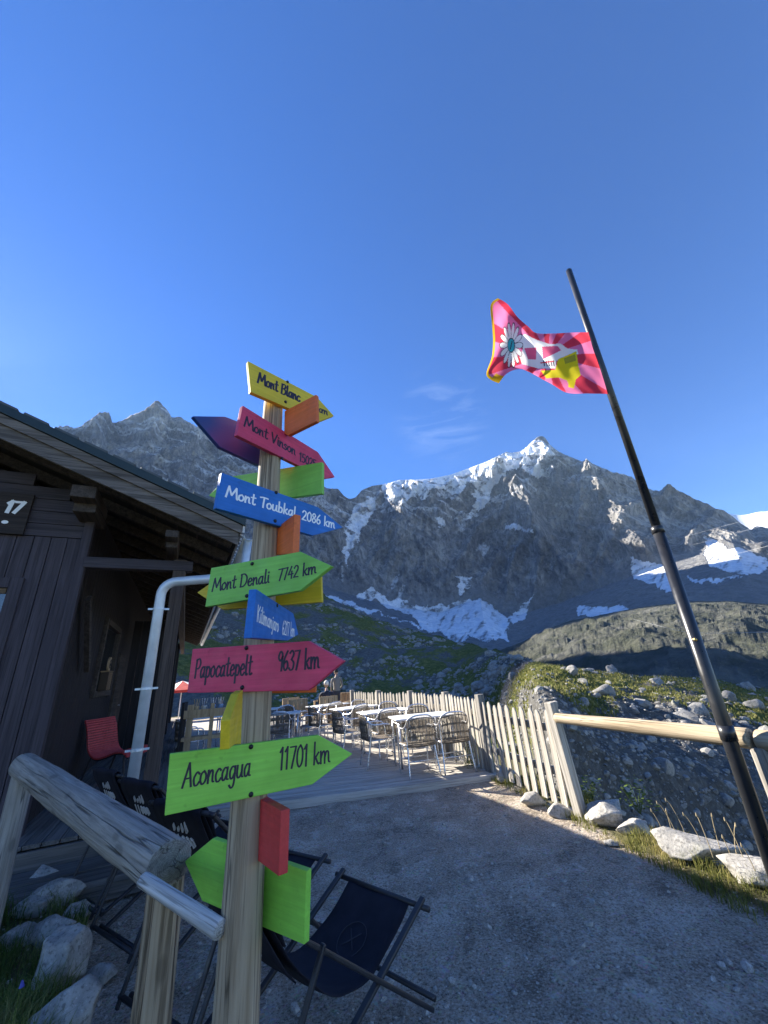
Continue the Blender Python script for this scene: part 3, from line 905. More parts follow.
# tie beam to the porch post
q0, q1 = on_plane(96, 563, 1, -0.02), on_plane(192, 573, 1, -0.02)
MB().box(((0.06 + q1.x) / 2, 0.0, q0.z), (q1.x - 0.06, 0.13, 0.135)).build('tie_beam', M_plank_h, hut, bevel=0.006)
qp = on_plane(170, 640, 1, 0.02)
MB().box((qp.x, 0.02, 1.65), (0.15, 0.15, 3.1)).build('porch_post', wood('porch_post_wood', (0.05, 0.035, 0.03), (0.10, 0.075, 0.062), 2, 0.8), hut, bevel=0.008)
for yy in (4.2, 8.4, 12.6):
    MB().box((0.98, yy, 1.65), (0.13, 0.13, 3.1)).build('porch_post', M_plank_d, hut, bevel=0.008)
MB().box((qp.x, LEN / 2, 3.05), (0.14, LEN - 0.4, 0.2)).build('eave_beam', M_beam_y, hut, bevel=0.006)
# wind braces seen at the dark far end of the porch
MB().beam((0.10, 0.4, 2.75), (0.10, 1.25, 1.9), 0.06, 0.1).build('brace', M_beam_y, hut)
# far enclosed end of the porch (dark board screen)
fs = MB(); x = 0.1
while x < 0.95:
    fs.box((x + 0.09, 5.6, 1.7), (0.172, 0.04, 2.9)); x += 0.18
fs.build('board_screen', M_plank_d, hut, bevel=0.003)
# porch floor and step
pf = MB(); x = -0.1
while x < 1.55:
    pf.box((x + 0.07, 6.9, 0.33), (0.132, 14.6, 0.035)); x += 0.14
for xx in (0.0, 0.7, 1.4):
    pf.box((xx, 6.9, 0.24), (0.07, 14.5, 0.14))
pf.build('porch_floor', M_porch, hut, bevel=0.003)
st = MB()
st.box((0.55, -0.62, 0.145), (1.9, 0.30, 0.045)); st.box((0.55, -0.92, 0.135), (1.9, 0.26, 0.045)); st.box((0.55, -0.78, 0.06), (1.8, 0.5, 0.12))
st.box((0.55, -0.43, 0.23), (1.9, 0.04, 0.15))
st.build('step', wood('step_boards', (0.07, 0.066, 0.062), (0.17, 0.16, 0.15), 0, 0.8), hut, bevel=0.004)
# window in the gable (only its right edge is in view)
gq = on_plane(17, 600, 1, 0.0)
wx1 = on_plane(25, 580, 1, 0.0).x; wt = on_plane(10, 578, 1, 0.0).z
fr = MB()
fr.box((wx1 - 0.06, -0.015, wt - 0.75), (0.12, 0.05, 1.5)); fr.box((wx1 - 1.34, -0.015, wt - 0.75), (0.12, 0.05, 1.5))
fr.box((wx1 - 0.7, -0.018, wt - 0.06), (1.16, 0.056, 0.12)); fr.box((wx1 - 0.7, -0.018, wt - 1.44), (1.16, 0.056, 0.12))
win = fr.build('window', M_plank, hut, bevel=0.004)
ifr = MB()
ifr.box((wx1 - 0.7, -0.008, wt - 0.155), (1.14, 0.04, 0.06))
ifr.build('frame', wood('window_wood', (0.10, 0.06, 0.03), (0.2, 0.13, 0.07), 0, 1.0), win, bevel=0.003)
gl = NT('window_glass'); gl.color((0.02, 0.025, 0.03)).rough(0.03).spec(1.0)
gl.b.inputs['Metallic'].default_value = 0.0
gl.b.inputs['Coat Weight'].default_value = 1.0
MB().box((wx1 - 0.7, -0.004, wt - 0.78), (1.15, 0.012, 1.2)).build('glass', gl.m, win)
# plate with the number
c = [on_plane(px, py, 1, -0.03) for px, py in ((0, 492), (36, 495.5), (22.5, 536), (0, 533))]
pl_x1 = (c[1].x + c[2].x) / 2; pl_t = (c[0].z + c[1].z) / 2; pl_b = (c[2].z + c[3].z) / 2
plate = MB().box((pl_x1 - 0.32, -0.04, (pl_t + pl_b) / 2), (0.64, 0.03, pl_t - pl_b)).build('number_plate', wood('plate_wood', (0.022, 0.016, 0.014), (0.045, 0.034, 0.03), 0, 1.0), hut, bevel=0.004)

# ---- a pen alphabet: single strokes, drawn as flat ribbons
GL = {
 'M': (0.95, [[(0.02, 0), (0.14, 0.95), (0.16, 0.97)], [(0.16, 0.95), (0.4, 0.3), (0.44, 0.3)], [(0.44, 0.3), (0.72, 0.97)], [(0.72, 0.97), (0.78, 0.5), (0.86, 0.02), (0.93, 0.06)]]),
 'm': (0.78, [[(0.04, 0.55), (0.07, 0.0)], [(0.07, 0.25), (0.2, 0.52), (0.32, 0.48), (0.34, 0.0)], [(0.34, 0.25), (0.46, 0.52), (0.6, 0.46), (0.63, 0.08), (0.72, 0.03)]]),
 'o': (0.5, [[(0.24, 0.54), (0.07, 0.42), (0.05, 0.16), (0.2, 0.0), (0.38, 0.12), (0.41, 0.36), (0.26, 0.54)]]),
 'n': (0.52, [[(0.05, 0.54), (0.08, 0.0)], [(0.08, 0.25), (0.2, 0.5), (0.34, 0.48), (0.38, 0.08), (0.47, 0.03)]]),
 't': (0.42, [[(0.18, 0.92), (0.17, 0.14), (0.26, 0.0), (0.38, 0.06)], [(0.0, 0.6), (0.36, 0.64)]]),
 'B': (0.66, [[(0.09, 0), (0.11, 0.95)], [(0.06, 0.9), (0.4, 0.97), (0.52, 0.78), (0.38, 0.56), (0.12, 0.5)], [(0.38, 0.54), (0.58, 0.34), (0.48, 0.06), (0.22, -0.02), (0.07, 0.04)]]),
 'l': (0.28, [[(0.1, 1.0), (0.09, 0.15), (0.16, 0.0), (0.24, 0.05)]]),
 'a': (0.54, [[(0.4, 0.48), (0.22, 0.54), (0.06, 0.32), (0.1, 0.05), (0.24, 0.02), (0.38, 0.26)], [(0.4, 0.54), (0.39, 0.08), (0.5, 0.02)]]),
 'c': (0.46, [[(0.4, 0.46), (0.24, 0.54), (0.06, 0.3), (0.14, 0.03), (0.3, 0.0), (0.43, 0.12)]]),
 'V': (0.66, [[(0.04, 0.95), (0.28, 0.0)], [(0.28, 0.0), (0.6, 0.97)]]),
 'i': (0.24, [[(0.1, 0.54), (0.1, 0.1), (0.2, 0.02)], [(0.1, 0.74), (0.12, 0.78)]]),
 's': (0.42, [[(0.34, 0.48), (0.2, 0.55), (0.08, 0.42), (0.2, 0.29), (0.33, 0.16), (0.2, 0.0), (0.04, 0.08)]]),
 'T': (0.6, [[(0.0, 0.88), (0.3, 0.95), (0.66, 0.93)], [(0.34, 0.94), (0.31, 0.4), (0.30, 0.0)]]),
 'u': (0.54, [[(0.06, 0.54), (0.07, 0.12), (0.2, 0.0), (0.36, 0.16), (0.4, 0.54)], [(0.4, 0.54), (0.41, 0.08), (0.5, 0.02)]]),
 'b': (0.5, [[(0.08, 1.0), (0.09, 0.0)], [(0.09, 0.34), (0.24, 0.52), (0.4, 0.36), (0.36, 0.06), (0.2, 0.0), (0.09, 0.1)]]),
 'k': (0.5, [[(0.09, 1.0), (0.08, 0.0)], [(0.38, 0.52), (0.1, 0.24)], [(0.18, 0.3), (0.36, 0.02), (0.45, 0.04)]]),
 'D': (0.74, [[(0.1, 0), (0.12, 0.95)], [(0.05, 0.92), (0.36, 0.95), (0.62, 0.7), (0.6, 0.28), (0.36, 0.02), (0.06, 0.02)]]),
 'e': (0.48, [[(0.07, 0.26), (0.36, 0.34), (0.34, 0.5), (0.2, 0.55), (0.06, 0.32), (0.12, 0.05), (0.28, 0.0), (0.42, 0.12)]]),
 'P': (0.58, [[(0.1, 0), (0.1, 0.95)], [(0.06, 0.9), (0.34, 0.98), (0.5, 0.76), (0.38, 0.5), (0.12, 0.46)]]),
 'p': (0.5, [[(0.08, 0.54), (0.09, -0.36)], [(0.09, 0.36), (0.24, 0.54), (0.4, 0.38), (0.36, 0.08), (0.2, 0.0), (0.1, 0.1)]]),
 'A': (0.68, [[(0.04, 0), (0.32, 0.98)], [(0.32, 0.98), (0.6, 0.0)], [(0.12, 0.34), (0.52, 0.36)]]),
 'g': (0.52, [[(0.4, 0.48), (0.22, 0.54), (0.06, 0.32), (0.12, 0.05), (0.26, 0.03), (0.4, 0.26)], [(0.41, 0.54), (0.4, -0.2), (0.24, -0.38), (0.08, -0.26)]]),
 'K': (0.62, [[(0.1, 0.97), (0.09, 0.0)], [(0.5, 0.95), (0.12, 0.46)], [(0.2, 0.52), (0.44, 0.04), (0.56, 0.02)]]),
 'r': (0.38, [[(0.07, 0.54), (0.09, 0.0)], [(0.09, 0.3), (0.2, 0.5), (0.34, 0.5)]]),
 'j': (0.3, [[(0.16, 0.54), (0.16, -0.2), (0.06, -0.36), (-0.06, -0.26)], [(0.16, 0.74), (0.18, 0.78)]]),
 '0': (0.5, [[(0.24, 0.95), (0.07, 0.72), (0.06, 0.24), (0.22, 0.0), (0.4, 0.22), (0.41, 0.7), (0.26, 0.95)]]),
 '1': (0.34, [[(0.04, 0.76), (0.18, 0.95)], [(0.18, 0.95), (0.18, 0.0)]]),
 '2': (0.5, [[(0.06, 0.76), (0.2, 0.95), (0.38, 0.84), (0.36, 0.56), (0.06, 0.04)], [(0.06, 0.04), (0.44, 0.02)]]),
 '3': (0.46, [[(0.06, 0.84), (0.24, 0.96), (0.38, 0.78), (0.22, 0.52)], [(0.2, 0.52), (0.4, 0.34), (0.34, 0.06), (0.16, 0.0), (0.03, 0.1)]]),
 '4': (0.5, [[(0.3, 0.95), (0.04, 0.32)], [(0.04, 0.32), (0.46, 0.34)], [(0.34, 0.56), (0.33, 0.0)]]),
 '5': (0.48, [[(0.4, 0.94), (0.1, 0.94)], [(0.1, 0.94), (0.08, 0.54)], [(0.08, 0.54), (0.28, 0.58), (0.4, 0.32), (0.28, 0.02), (0.05, 0.06)]]),
 '6': (0.48, [[(0.34, 0.95), (0.12, 0.6), (0.06, 0.2), (0.22, 0.0), (0.4, 0.2), (0.3, 0.46), (0.09, 0.34)]]),
 '7': (0.48, [[(0.04, 0.92), (0.42, 0.93)], [(0.42, 0.93), (0.18, 0.0)]]),
 '8': (0.48, [[(0.24, 0.52), (0.08, 0.72), (0.22, 0.95), (0.38, 0.74), (0.24, 0.52), (0.06, 0.24), (0.22, 0.0), (0.41, 0.22), (0.24, 0.52)]]),
 '9': (0.48, [[(0.4, 0.7), (0.24, 0.48), (0.08, 0.68), (0.22, 0.95), (0.38, 0.84), (0.4, 0.6), (0.36, 0.0)]]),
 ' ': (0.34, []),
}
def smooth_line(pts, sub=5):
    if len(pts) < 3:
        return pts
    P = [pts[0]] + list(pts) + [pts[-1]]
    out = []
    for i in range(1, len(P) - 2):
        for s in range(sub):
            u = s / sub
            out.append(tuple(0.5 * ((2 * P[i][k]) + (-P[i - 1][k] + P[i + 1][k]) * u + (2 * P[i - 1][k] - 5 * P[i][k] + 4 * P[i + 1][k] - P[i + 2][k]) * u * u + (-P[i - 1][k] + 3 * P[i][k] - 3 * P[i + 1][k] + P[i + 2][k]) * u ** 3) for k in (0, 1)))
    out.append(P[-2])
    return out
def pen_text(mb, text, org, ex, ey, nrm, pen=0.075, raise_=0.0006, slant=0.08, length=None):
    """ex, ey: vectors of one letter height along / across the line; length: total run in ex units"""
    tot = sum(GL[ch][0] for ch in text)
    sx = (length / tot) if length else 1.0
    cx = 0.0
    org, ex, ey, nrm = Vector(org), Vector(ex), Vector(ey), Vector(nrm).normalized()
    lay = [0]
    for ch in text:
        wd, strokes = GL[ch]
        for st_ in strokes:
            pts = smooth_line(st_)
            pts = [(cx + (x + slant * y) * sx, y) for x, y in pts]
            h = raise_ + 0.00012 * (lay[0] % 3); lay[0] += 1
            L, Rr = [], []
            for i, p in enumerate(pts):
                a = pts[max(0, i - 1)]; b = pts[min(len(pts) - 1, i + 1)]
                dx, dy = b[0] - a[0], b[1] - a[1]
                n_ = math.hypot(dx, dy) or 1
                dx, dy = dx / n_, dy / n_
                pw = pen * (0.75 + 0.35 * abs(dy))
                e_ = 0.0
                if i == 0: e_ = -pen * 0.4
                if i == len(pts) - 1: e_ = pen * 0.4
                px_, py_ = p[0] + dx * e_, p[1] + dy * e_
                L.append((px_ - dy * pw / 2, py_ + dx * pw / 2)); Rr.append((px_ + dy * pw / 2, py_ - dx * pw / 2))
            to3 = lambda q: org + ex * q[0] + ey * q[1] + nrm * h
            b0 = len(mb.v)
            for l_, r_ in zip(L, Rr):
                mb.v.append(tuple(to3(l_))); mb.v.append(tuple(to3(r_)))
            for i in range(len(pts) - 1):
                mb.f.append((b0 + 2 * i, b0 + 2 * i + 1, b0 + 2 * i + 3, b0 + 2 * i + 2))
        cx += wd * sx
    return mb

hN = MB()
q = on_plane(3.2, 512, 1, -0.056); q2 = on_plane(20.5, 512.5, 1, -0.056); q3 = on_plane(5, 500.5, 1, -0.056)
hgt = q3.z - q.z
pen_text(hN, '17', (q.x, -0.0555, (q.z + q2.z) / 2), (hgt, 0, 0), (0, 0, hgt), (0, -1, 0), 0.26, 0.001, 0.12, (q2.x - q.x) / hgt)
q = on_plane(4.8, 522, 1, -0.056)
b0 = len(hN.v)
for k in range(14):
    hN.v.append((q.x + 0.033 * math.cos(k * 2 * PI / 14), -0.0572, q.z + 0.022 * math.sin(k * 2 * PI / 14)))
hN.f.append(tuple(b0 + k for k in range(14)))
hN.build('lettering', M_white, plate, recalc=False)

# downpipe
pp = [on_plane(px, py, 1, -0.5) for px, py in ((130, 786), (161, 603))]
pxx = (pp[0].x + pp[1].x) / 2
zt = on_plane(168, 582, 1, -0.5).z
xg = on_plane(214, 577, 1, -0.72).x
cur = [(pxx, -0.5, 0.05), (pxx, -0.5, zt - 0.16)]
for k in range(1, 7):
    a = k / 6 * PI / 2
    cur.append((pxx + 0.16 * (1 - math.cos(a)), -0.5 - 0.04 * k / 6, zt - 0.16 + 0.16 * math.sin(a)))
cur += [(xg, -0.72, zt + 0.01), (xE + 0.10, -0.70, zt + 0.08), (xE + 0.13, -0.68, zE + 0.10)]
pipe = MB().tube(cur, 0.055, 14).build('downpipe', M_zinc, hut, True)
for (px, py) in ((155, 609), (142, 689), (137, 750)):
    z = on_plane(px, py, 1, -0.5).z
    b = MB().tube([(pxx, -0.5, z - 0.012), (pxx, -0.5, z + 0.012)], 0.062, 14)
    b.box((pxx + 0.085, -0.49, z), (0.05, 0.02, 0.02)); b.box((pxx - 0.085, -0.49, z), (0.05, 0.02, 0.02))
    b.build('bracket', M_zinc, pipe)
gt = MB()
P = []
for y in (yV - 0.02, LEN):
    P.append([(xE + 0.13 + 0.065 * math.cos(PI + k * PI / 8), y, zE + 0.135 + 0.065 * math.sin(PI + k * PI / 8)) for k in range(9)])
gt.grid(P)
g_ = gt.build('gutter', M_zinc, hut, True)
sd_ = g_.modifiers.new('s', 'SOLIDIFY'); sd_.thickness = 0.004
# window on the porch side
q = [on_plane(px, py, 0, 0.03) for px, py in ((93, 692), (124, 652))]
y1w, y2w, zbw = q[0].y, q[1].y, on_plane(95, 694, 0, 0.03).z
ztw = zbw + 1.15
y2w = min(max(y2w, y1w + 0.9), y1w + 1.6)
fr = MB()
for yy in (y1w, y2w):
    fr.box((0.03, yy, (zbw + ztw) / 2), (0.06, 0.09, ztw - zbw + 0.12))
fr.box((0.034, (y1w + y2w) / 2, zbw), (0.068, y2w - y1w - 0.09, 0.09)); fr.box((0.034, (y1w + y2w) / 2, ztw), (0.068, y2w - y1w - 0.09, 0.09))
wn2 = fr.build('window', M_beam_y, hut, bevel=0.004)
MB().box((0.012, (y1w + y2w) / 2, (zbw + ztw) / 2), (0.012, y2w - y1w - 0.05, ztw - zbw - 0.05)).build('glass', gl.m, wn2)
# door further along
yd = y2w + 0.75
d_ = MB()
for k in range(5):
    d_.box((0.02, yd + k * 0.18, 1.35), (0.05, 0.172, 2.0))
dd = d_.build('door', M_beam_y, hut, bevel=0.003)
MB().tube([(0.06, yd + 0.66, 1.3), (0.09, yd + 0.66, 1.3), (0.09, yd + 0.56, 1.3)], 0.009, 8).build('handle', M_zinc, dd, True)

# wicker box and round wooden plaque on the window sill
zb = zbw + 0.05
M_wick = NT('wicker')
v = M_wick.coord('Object', (1, 1, 1))
wv = M_wick.n('ShaderNodeTexBrick', Scale=26.0); M_wick.l(M_wick.coord('Object', (0, 1, 1)), wv.inputs['Vector'])
wv.inputs['Color1'].default_value = (0.34, 0.22, 0.11, 1); wv.inputs['Color2'].default_value = (0.22, 0.13, 0.06, 1); wv.inputs['Mortar'].default_value = (0.05, 0.03, 0.015, 1)
wv.inputs['Mortar Size'].default_value = 0.03
M_wick.color(wv.outputs['Color']).rough(0.7)
ctr = HUT + Bd * 0.12 + Ad * (y1w + 0.36)
bt = thing('wicker_box', 'small woven wicker box on the porch window sill', 'box', (ctr.x, ctr.y, zb), -hA)
MB().box((0, 0, 0.14), (0.12, 0.4, 0.28)).build('box', M_wick.m, bt, bevel=0.01)
MB().box((0, 0, 0.293), (0.13, 0.42, 0.02)).build('lid', M_wick.m, bt, bevel=0.004)
ps = thing('round_plaque', 'round pale wooden plaque standing on the wicker box', 'plaque', (ctr.x, ctr.y, zb + 0.305), -hA)
MB().tube([(-0.015, 0.06, 0.115), (0.015, 0.06, 0.115)], 0.115, 22).build('disc', plain('plaque_wood', (0.42, 0.29, 0.17), 0.6), ps)
rr = MB()
rr.tube([(0.02, 0.06 + 0.07 * math.cos(k * PI / 8), 0.115 + 0.07 * math.sin(k * PI / 8)) for k in range(17)], 0.006, 5)
rr.tube([(0.02, 0.02, 0.12), (0.02, 0.06, 0.09), (0.02, 0.10, 0.12)], 0.006, 5)
rr.build('carving', M_black, ps)

# red slatted lounge chair on the porch
M_red = paint('red_slats', (0.46, 0.04, 0.04), 0.5)
rq = HUT + Bd * 0.55 + Ad * 2.2
rc = thing('slatted_chair', 'dark red slatted chair with a curved back on the hut porch', 'chair', (rq.x, rq.y, 0.35), math.radians(-5))
prof_ = [(0.38, 0.34), (0.30, 0.40), (0.16, 0.40), (0.02, 0.36), (-0.10, 0.34), (-0.20, 0.38), (-0.27, 0.47), (-0.31, 0.60), (-0.35, 0.74), (-0.41, 0.86)]
pr = smooth_line(prof_, 4)
seat_, back_ = MB(), MB()
acc = 0
last = None
for i in range(0, len(pr) - 1, 1):
    p, q_ = Vector((pr[i][0], 0, pr[i][1])), Vector((pr[i + 1][0], 0, pr[i + 1][1]))
    mb = seat_ if i < 21 else back_
    d = (q_ - p); mid = (p + q_) / 2
    ang = math.atan2(d.z, d.x)
    mb.box(mid, (d.length * 0.78, 0.6, 0.022), (0, -ang, 0))
seat_.build('seat', M_red, rc, bevel=0.003); back_.build('backrest', M_red, rc, bevel=0.003)
for sgn in (-1, 1):
    MB().tube([(x, sgn * 0.27, z - 0.02) for x, z in pr], 0.012, 6).build('side_rail', M_black, rc, True)
    for x0, x1 in ((0.30, 0.36), (-0.22, -0.34)):
        MB().tube([(x0, sgn * 0.26, 0.36), (x1, sgn * 0.26, 0.0)], 0.013, 6).build('leg', M_black, rc)

# ================================================================ SIGNPOST
M_post = wood('post_wood', (0.25, 0.175, 0.105), (0.50, 0.395, 0.27), 2, 0.9, 0.8, 0.55, 0.5, 0.004, True)
M_log = wood('grey_log', (0.22, 0.198, 0.17), (0.40, 0.37, 0.325), 2, 1.3, 0.85, 0.38, 0.9, 0.008, True)
M_postL = wood('rail_post_wood', (0.20, 0.13, 0.07), (0.43, 0.33, 0.22), 2, 0.7, 0.85, 0.7, 0.8, 0.008, True)
M_stick = wood('bleached_stick', (0.32, 0.31, 0.29), (0.62, 0.60, 0.57), 2, 1.4, 0.85, 0.6, 0.7, 0.004, True)
def log_part(name, p0, p1, r0, r1, mat, parent, seed=0, n=22, rows=26, wob=0.06, flat_end=True, origin=None):
    """a round timber built along its own Z so that the grain runs with it"""
    p0, p1 = Vector(p0), Vector(p1)
    d = p1 - p0; L = d.length
    R_ = d.to_track_quat('Z', 'Y').to_matrix().to_4x4()
    mb = MB(); P = []
    for i in range(rows + 1):
        s = i / rows; row = []
        for k in range(n + 1):
            a = 2 * PI * (k % n) / n
            r = (r0 + (r1 - r0) * s) * (1 + wob * float(noise3(math.cos(a) * 1.2, math.sin(a) * 1.2, s * L * 1.6 + seed * 3.3, seed)) + wob * .5 * float(noise3(math.cos(a) * 3, math.sin(a) * 3, s * L * 4, seed + 5)))
            row.append((r * math.cos(a), r * math.sin(a), s * L))
        P.append(row)
    b0 = 0
    for row in P:
        mb.v.extend(row[:-1])
    for i in range(rows):
        for k in range(n):
            k2 = (k + 1) % n
            mb.f.append((i * n + k, i * n + k2, (i + 1) * n + k2, (i + 1) * n + k))
    # bevelled ends
    for end, base in ((0, 0), (rows, rows * n)):
        c = Vector((0, 0, end / rows * L)); sgn = -1 if end == 0 else 1
        b1 = len(mb.v)
        for k in range(n):
            q_ = Vector(mb.v[base + k]); mb.v.append(tuple(c + (q_ - c) * 0.93 + Vector((0, 0, sgn * 0.006))))
        for k in range(n):
            k2 = (k + 1) % n
            mb.f.append((base + k, base + k2, b1 + k2, b1 + k))
        mb.f.append(tuple(b1 + k for k in range(n)))
    M_ = Matrix.Translation(p0) @ R_
    if parent is not None:
        M_ = parent.matrix_basis.inverted() @ M_
    o = mb.build(name, mat, parent, True, M_)
    return o

PB = at_d(246, 850, 1.69); PT = at_d(273.5, 404, 1.69)
axd = (PT - PB) / (PT.z - PB.z)
base = PB - axd * PB.z
post = thing('signpost', 'tall timber signpost with many bright painted arrow boards', 'signpost', base)
log_part('post', base + axd * -0.05, base + axd * PT.z, 0.072, 0.047, M_post, post, 2, 26, 40, 0.035)
def axis_at(py):
    z = at_d(258, py, 1.69).z
    return base + axd * z

M_bolt = plain('bolt_steel', (0.03, 0.03, 0.035), 0.4, 0.7)
M_ink = plain('sign_ink', (0.018, 0.010, 0.030), 0.55, var=0.1, bump=0)
M_inkw = plain('sign_ink_white', (0.86, 0.87, 0.88), 0.55, var=0.03, bump=0)
PAINT = {k: paint('painted_' + k, c, 0.42) for k, c in dict(
    yellow=(0.74, 0.53, 0.014), orange=(0.76, 0.15, 0.02), pink=(0.68, 0.042, 0.115), green=(0.23, 0.58, 0.075),
    blue=(0.007, 0.15, 0.52), red=(0.62, 0.04, 0.04), lime=(0.26, 0.64, 0.065)).items()}
def blue_pink_mat():
    t_ = NT('painted_blue_pink')
    g = t_.noise(1.4, 2, 0.4, t_.coord('Generated', (1.6, 1.0, 1.0)))
    n_ = t_.noise(16, 4, 0.6, t_.coord('Object'))
    s_ = t_.n('ShaderNodeSeparateXYZ'); t_.l(t_.coord('Generated'), s_.inputs[0])
    f_ = t_.math('SUBTRACT', 1.0, t_.math('ABSOLUTE', t_.math('MULTIPLY', t_.math('SUBTRACT', s_.outputs[0], 0.55), 2.6)))
    f_ = t_.math('ADD', f_, t_.math('MULTIPLY', t_.math('SUBTRACT', g, 0.5), 0.8))
    t_.color(t_.mix(t_.rng(f_, 0.0, 0.9, 0, 0.25), (0.008, 0.045, 0.20), (0.30, 0.03, 0.15))).rough(0.45)  # navy, with some magenta mixed in towards the middle
    t_.bump(n_, 0.2, 0.004)
    return t_.m
PAINT['fade'] = blue_pink_mat()
def plane_pt(px, py, q, nrm):
    d = ray(px, py); o = Vector((0, 0, EYE))
    return o + d * ((q - o).dot(nrm) / d.dot(nrm))
def board(label, colour, outline, qpx, dist, top=None, bot=None, phi=None, thick=0.022, texts=(), bolts=(), ink=M_ink, sides=None):
    """outline: photo pixels of the front face; the vertical plane it lies on is found from its level edges"""
    best = None
    qz = at_d(qpx[0], qpx[1], 1.69)
    r_ = 0.072 - 0.025 * qz.z / PT.z
    side = dist
    for ph in ([phi] if phi is not None else np.arange(0, 180, 0.5)):
        if side in ('front', 'back'):
            va = math.atan2(qz.x, qz.y)
            cs = abs(math.cos(math.radians(ph) - va - PI / 2))
            if cs < 0.25 and phi is None:
                continue
            dist = 1.69 - (r_ + thick + 0.002) / cs if side == 'front' else 1.69 + (r_ + 0.003) / cs
        e = Vector((math.sin(math.radians(ph)), math.cos(math.radians(ph)), 0))
        nrm = Vector((e.y, -e.x, 0))
        q = at_d(qpx[0], qpx[1], dist)
        view = (q - Vector((0, 0, EYE))).normalized()
        if abs(nrm.dot(view)) < 0.10 and phi is None:
            continue
        err = 0
        for (a, b) in (x for x in (top, bot) if x):
            A_, B_ = plane_pt(*a, q, nrm), plane_pt(*b, q, nrm)
            L_ = math.hypot(A_.x - B_.x, A_.y - B_.y)
            err += ((A_.z - B_.z) / max(L_, 1e-3)) ** 2
        if best is None or err < best[0]:
            best = (err, ph, nrm, q)
    err, ph, nrm, q = best
    if nrm.dot(q - Vector((0, 0, EYE))) > 0:
        nrm = -nrm                              # nrm faces the camera
    inv = -base
    pts = [plane_pt(*p, q, nrm) + inv for p in outline]
    L_ = max((a - b).length for a in pts for b in pts)
    print('BOARD %-34s phi %.1f err %.4f len %.2f' % (label[:34], ph, math.sqrt(err), L_))
    # own frame: x along the board, y up, z out
    ex = Vector((0, 0, 1)).cross(nrm).normalized()
    Mb = Matrix((ex, Vector((0, 0, 1)), nrm)).transposed().to_4x4(); Mb.translation = pts[0]
    Mi = Mb.inverted()
    loc_ = [Mi @ p for p in pts]
    o = MB().prism(loc_, (0, 0, -thick)).build('sign_board', PAINT[colour], post, False, Mb, bevel=0.0022)
    o['label'] = label
    for spec in texts:
        txt, s0, s1, up = spec[:4]
        pen = spec[4] if len(spec) > 4 else 0.10
        a, b, c_ = (Mi @ (plane_pt(*p, q, nrm) + inv) for p in (s0, s1, (s0[0], s0[1] - up)))
        a.z = b.z = c_.z = 0
        ey = c_ - a
        ey.x -= 0
        hgt = ey.y
        exv = (b - a); run = exv.length / hgt
        mb = MB()
        pen_text(mb, txt, a, exv.normalized() * hgt, Vector((0, hgt, 0)), (0, 0, 1), pen * 1.22, 0.0006, 0.06, run)
        mb.build('lettering', ink, o, recalc=False)
    for p in bolts:
        c_ = Mi @ (plane_pt(*p, q, nrm) + inv)
        MB().tube([(c_.x, c_.y, -0.001), (c_.x, c_.y, 0.004)], [0.0085, 0.007], 10).build('bolt', M_bolt, o, True)
    return o
FR, BK = 'front', 'back'
board('yellow arrow board reading Mont Blanc at the top of the post', 'yellow', [(248, 361), (317, 397), (334, 415.8), (319.5, 421.5), (251, 392)], (276, 385), FR, ((248, 361), (317, 397)), ((251, 392), (319.5, 421.5)),
      texts=[('Mont Blanc', (257.5, 382.5), (300, 402), 11, 0.12), ('km', (317, 411), (328, 415.5), 7, 0.14)], bolts=[(287.5, 382), (285.5, 402)])
board('orange plain board end below the yellow one', 'orange', [(284.5, 411), (316, 394.5), (316.5, 421), (287.5, 435.5), (284, 433)], (285, 424), 1.66, ((284.5, 411), (316, 394.5)), ((287.5, 435.5), (316.5, 421)), thick=0.02)
board('dark blue board with a pink flush, its arrow to the left', 'fade', [(193, 416), (225, 416.5), (268, 433), (268, 466), (259, 465), (220, 447)], (262, 450), BK, ((225, 416.5), (268, 435.5)), ((220, 447), (259, 465)))
board('pink arrow board reading Mont Vinson', 'pink', [(243, 405.5), (318, 452), (335, 477), (325, 478.5), (237, 435)], (268, 432), FR, ((243, 405.5), (318, 452)), ((237, 435), (325, 478.5)),
      texts=[('Mont Vinson', (244, 426), (295.5, 455.5), 11, 0.12), ('15025', (299, 460.5), (316, 468.5), 9, 0.12)], bolts=[(282, 458.5)])
board('green plain board crossing behind the post, level with Mont Vinson', 'green', [(322, 462), (322, 493.5), (278, 499), (222, 500), (208.5, 495.5), (228, 477)], (290, 478), BK, ((322, 462), (262, 472)), ((322, 493.5), (280, 491.5)), phi=114, thick=0.02)
board('blue arrow board reading Mont Toubkal', 'blue', [(222, 472.5), (318, 507), (343, 527.5), (313, 535.5), (216, 508)], (270, 495), FR, ((222, 472.5), (318, 507)), ((216, 508), (313, 535.5)),
      texts=[('Mont Toubkal', (225.5, 496.5), (296, 517), 11.5, 0.13), ('2086 km', (301.5, 519.5), (335, 528.5), 10, 0.12)], bolts=[(276, 492.5), (275, 521)], ink=M_inkw)
board('orange plain board end on edge below Mont Toubkal', 'orange', [(277.5, 527), (294.5, 514), (292.5, 553.5), (276, 555)], (278, 541), 1.66, ((277.5, 527), (294.5, 514)), ((276, 555), (292.5, 553.5)), thick=0.03)
board('yellow plain board showing behind the Mont Denali board', 'yellow', [(321, 575.5), (322, 602), (222, 609.5), (197, 592.5), (215, 580)], (262, 594), BK, ((321, 576), (215, 580)), ((322, 602), (222, 609.5)), phi=97)
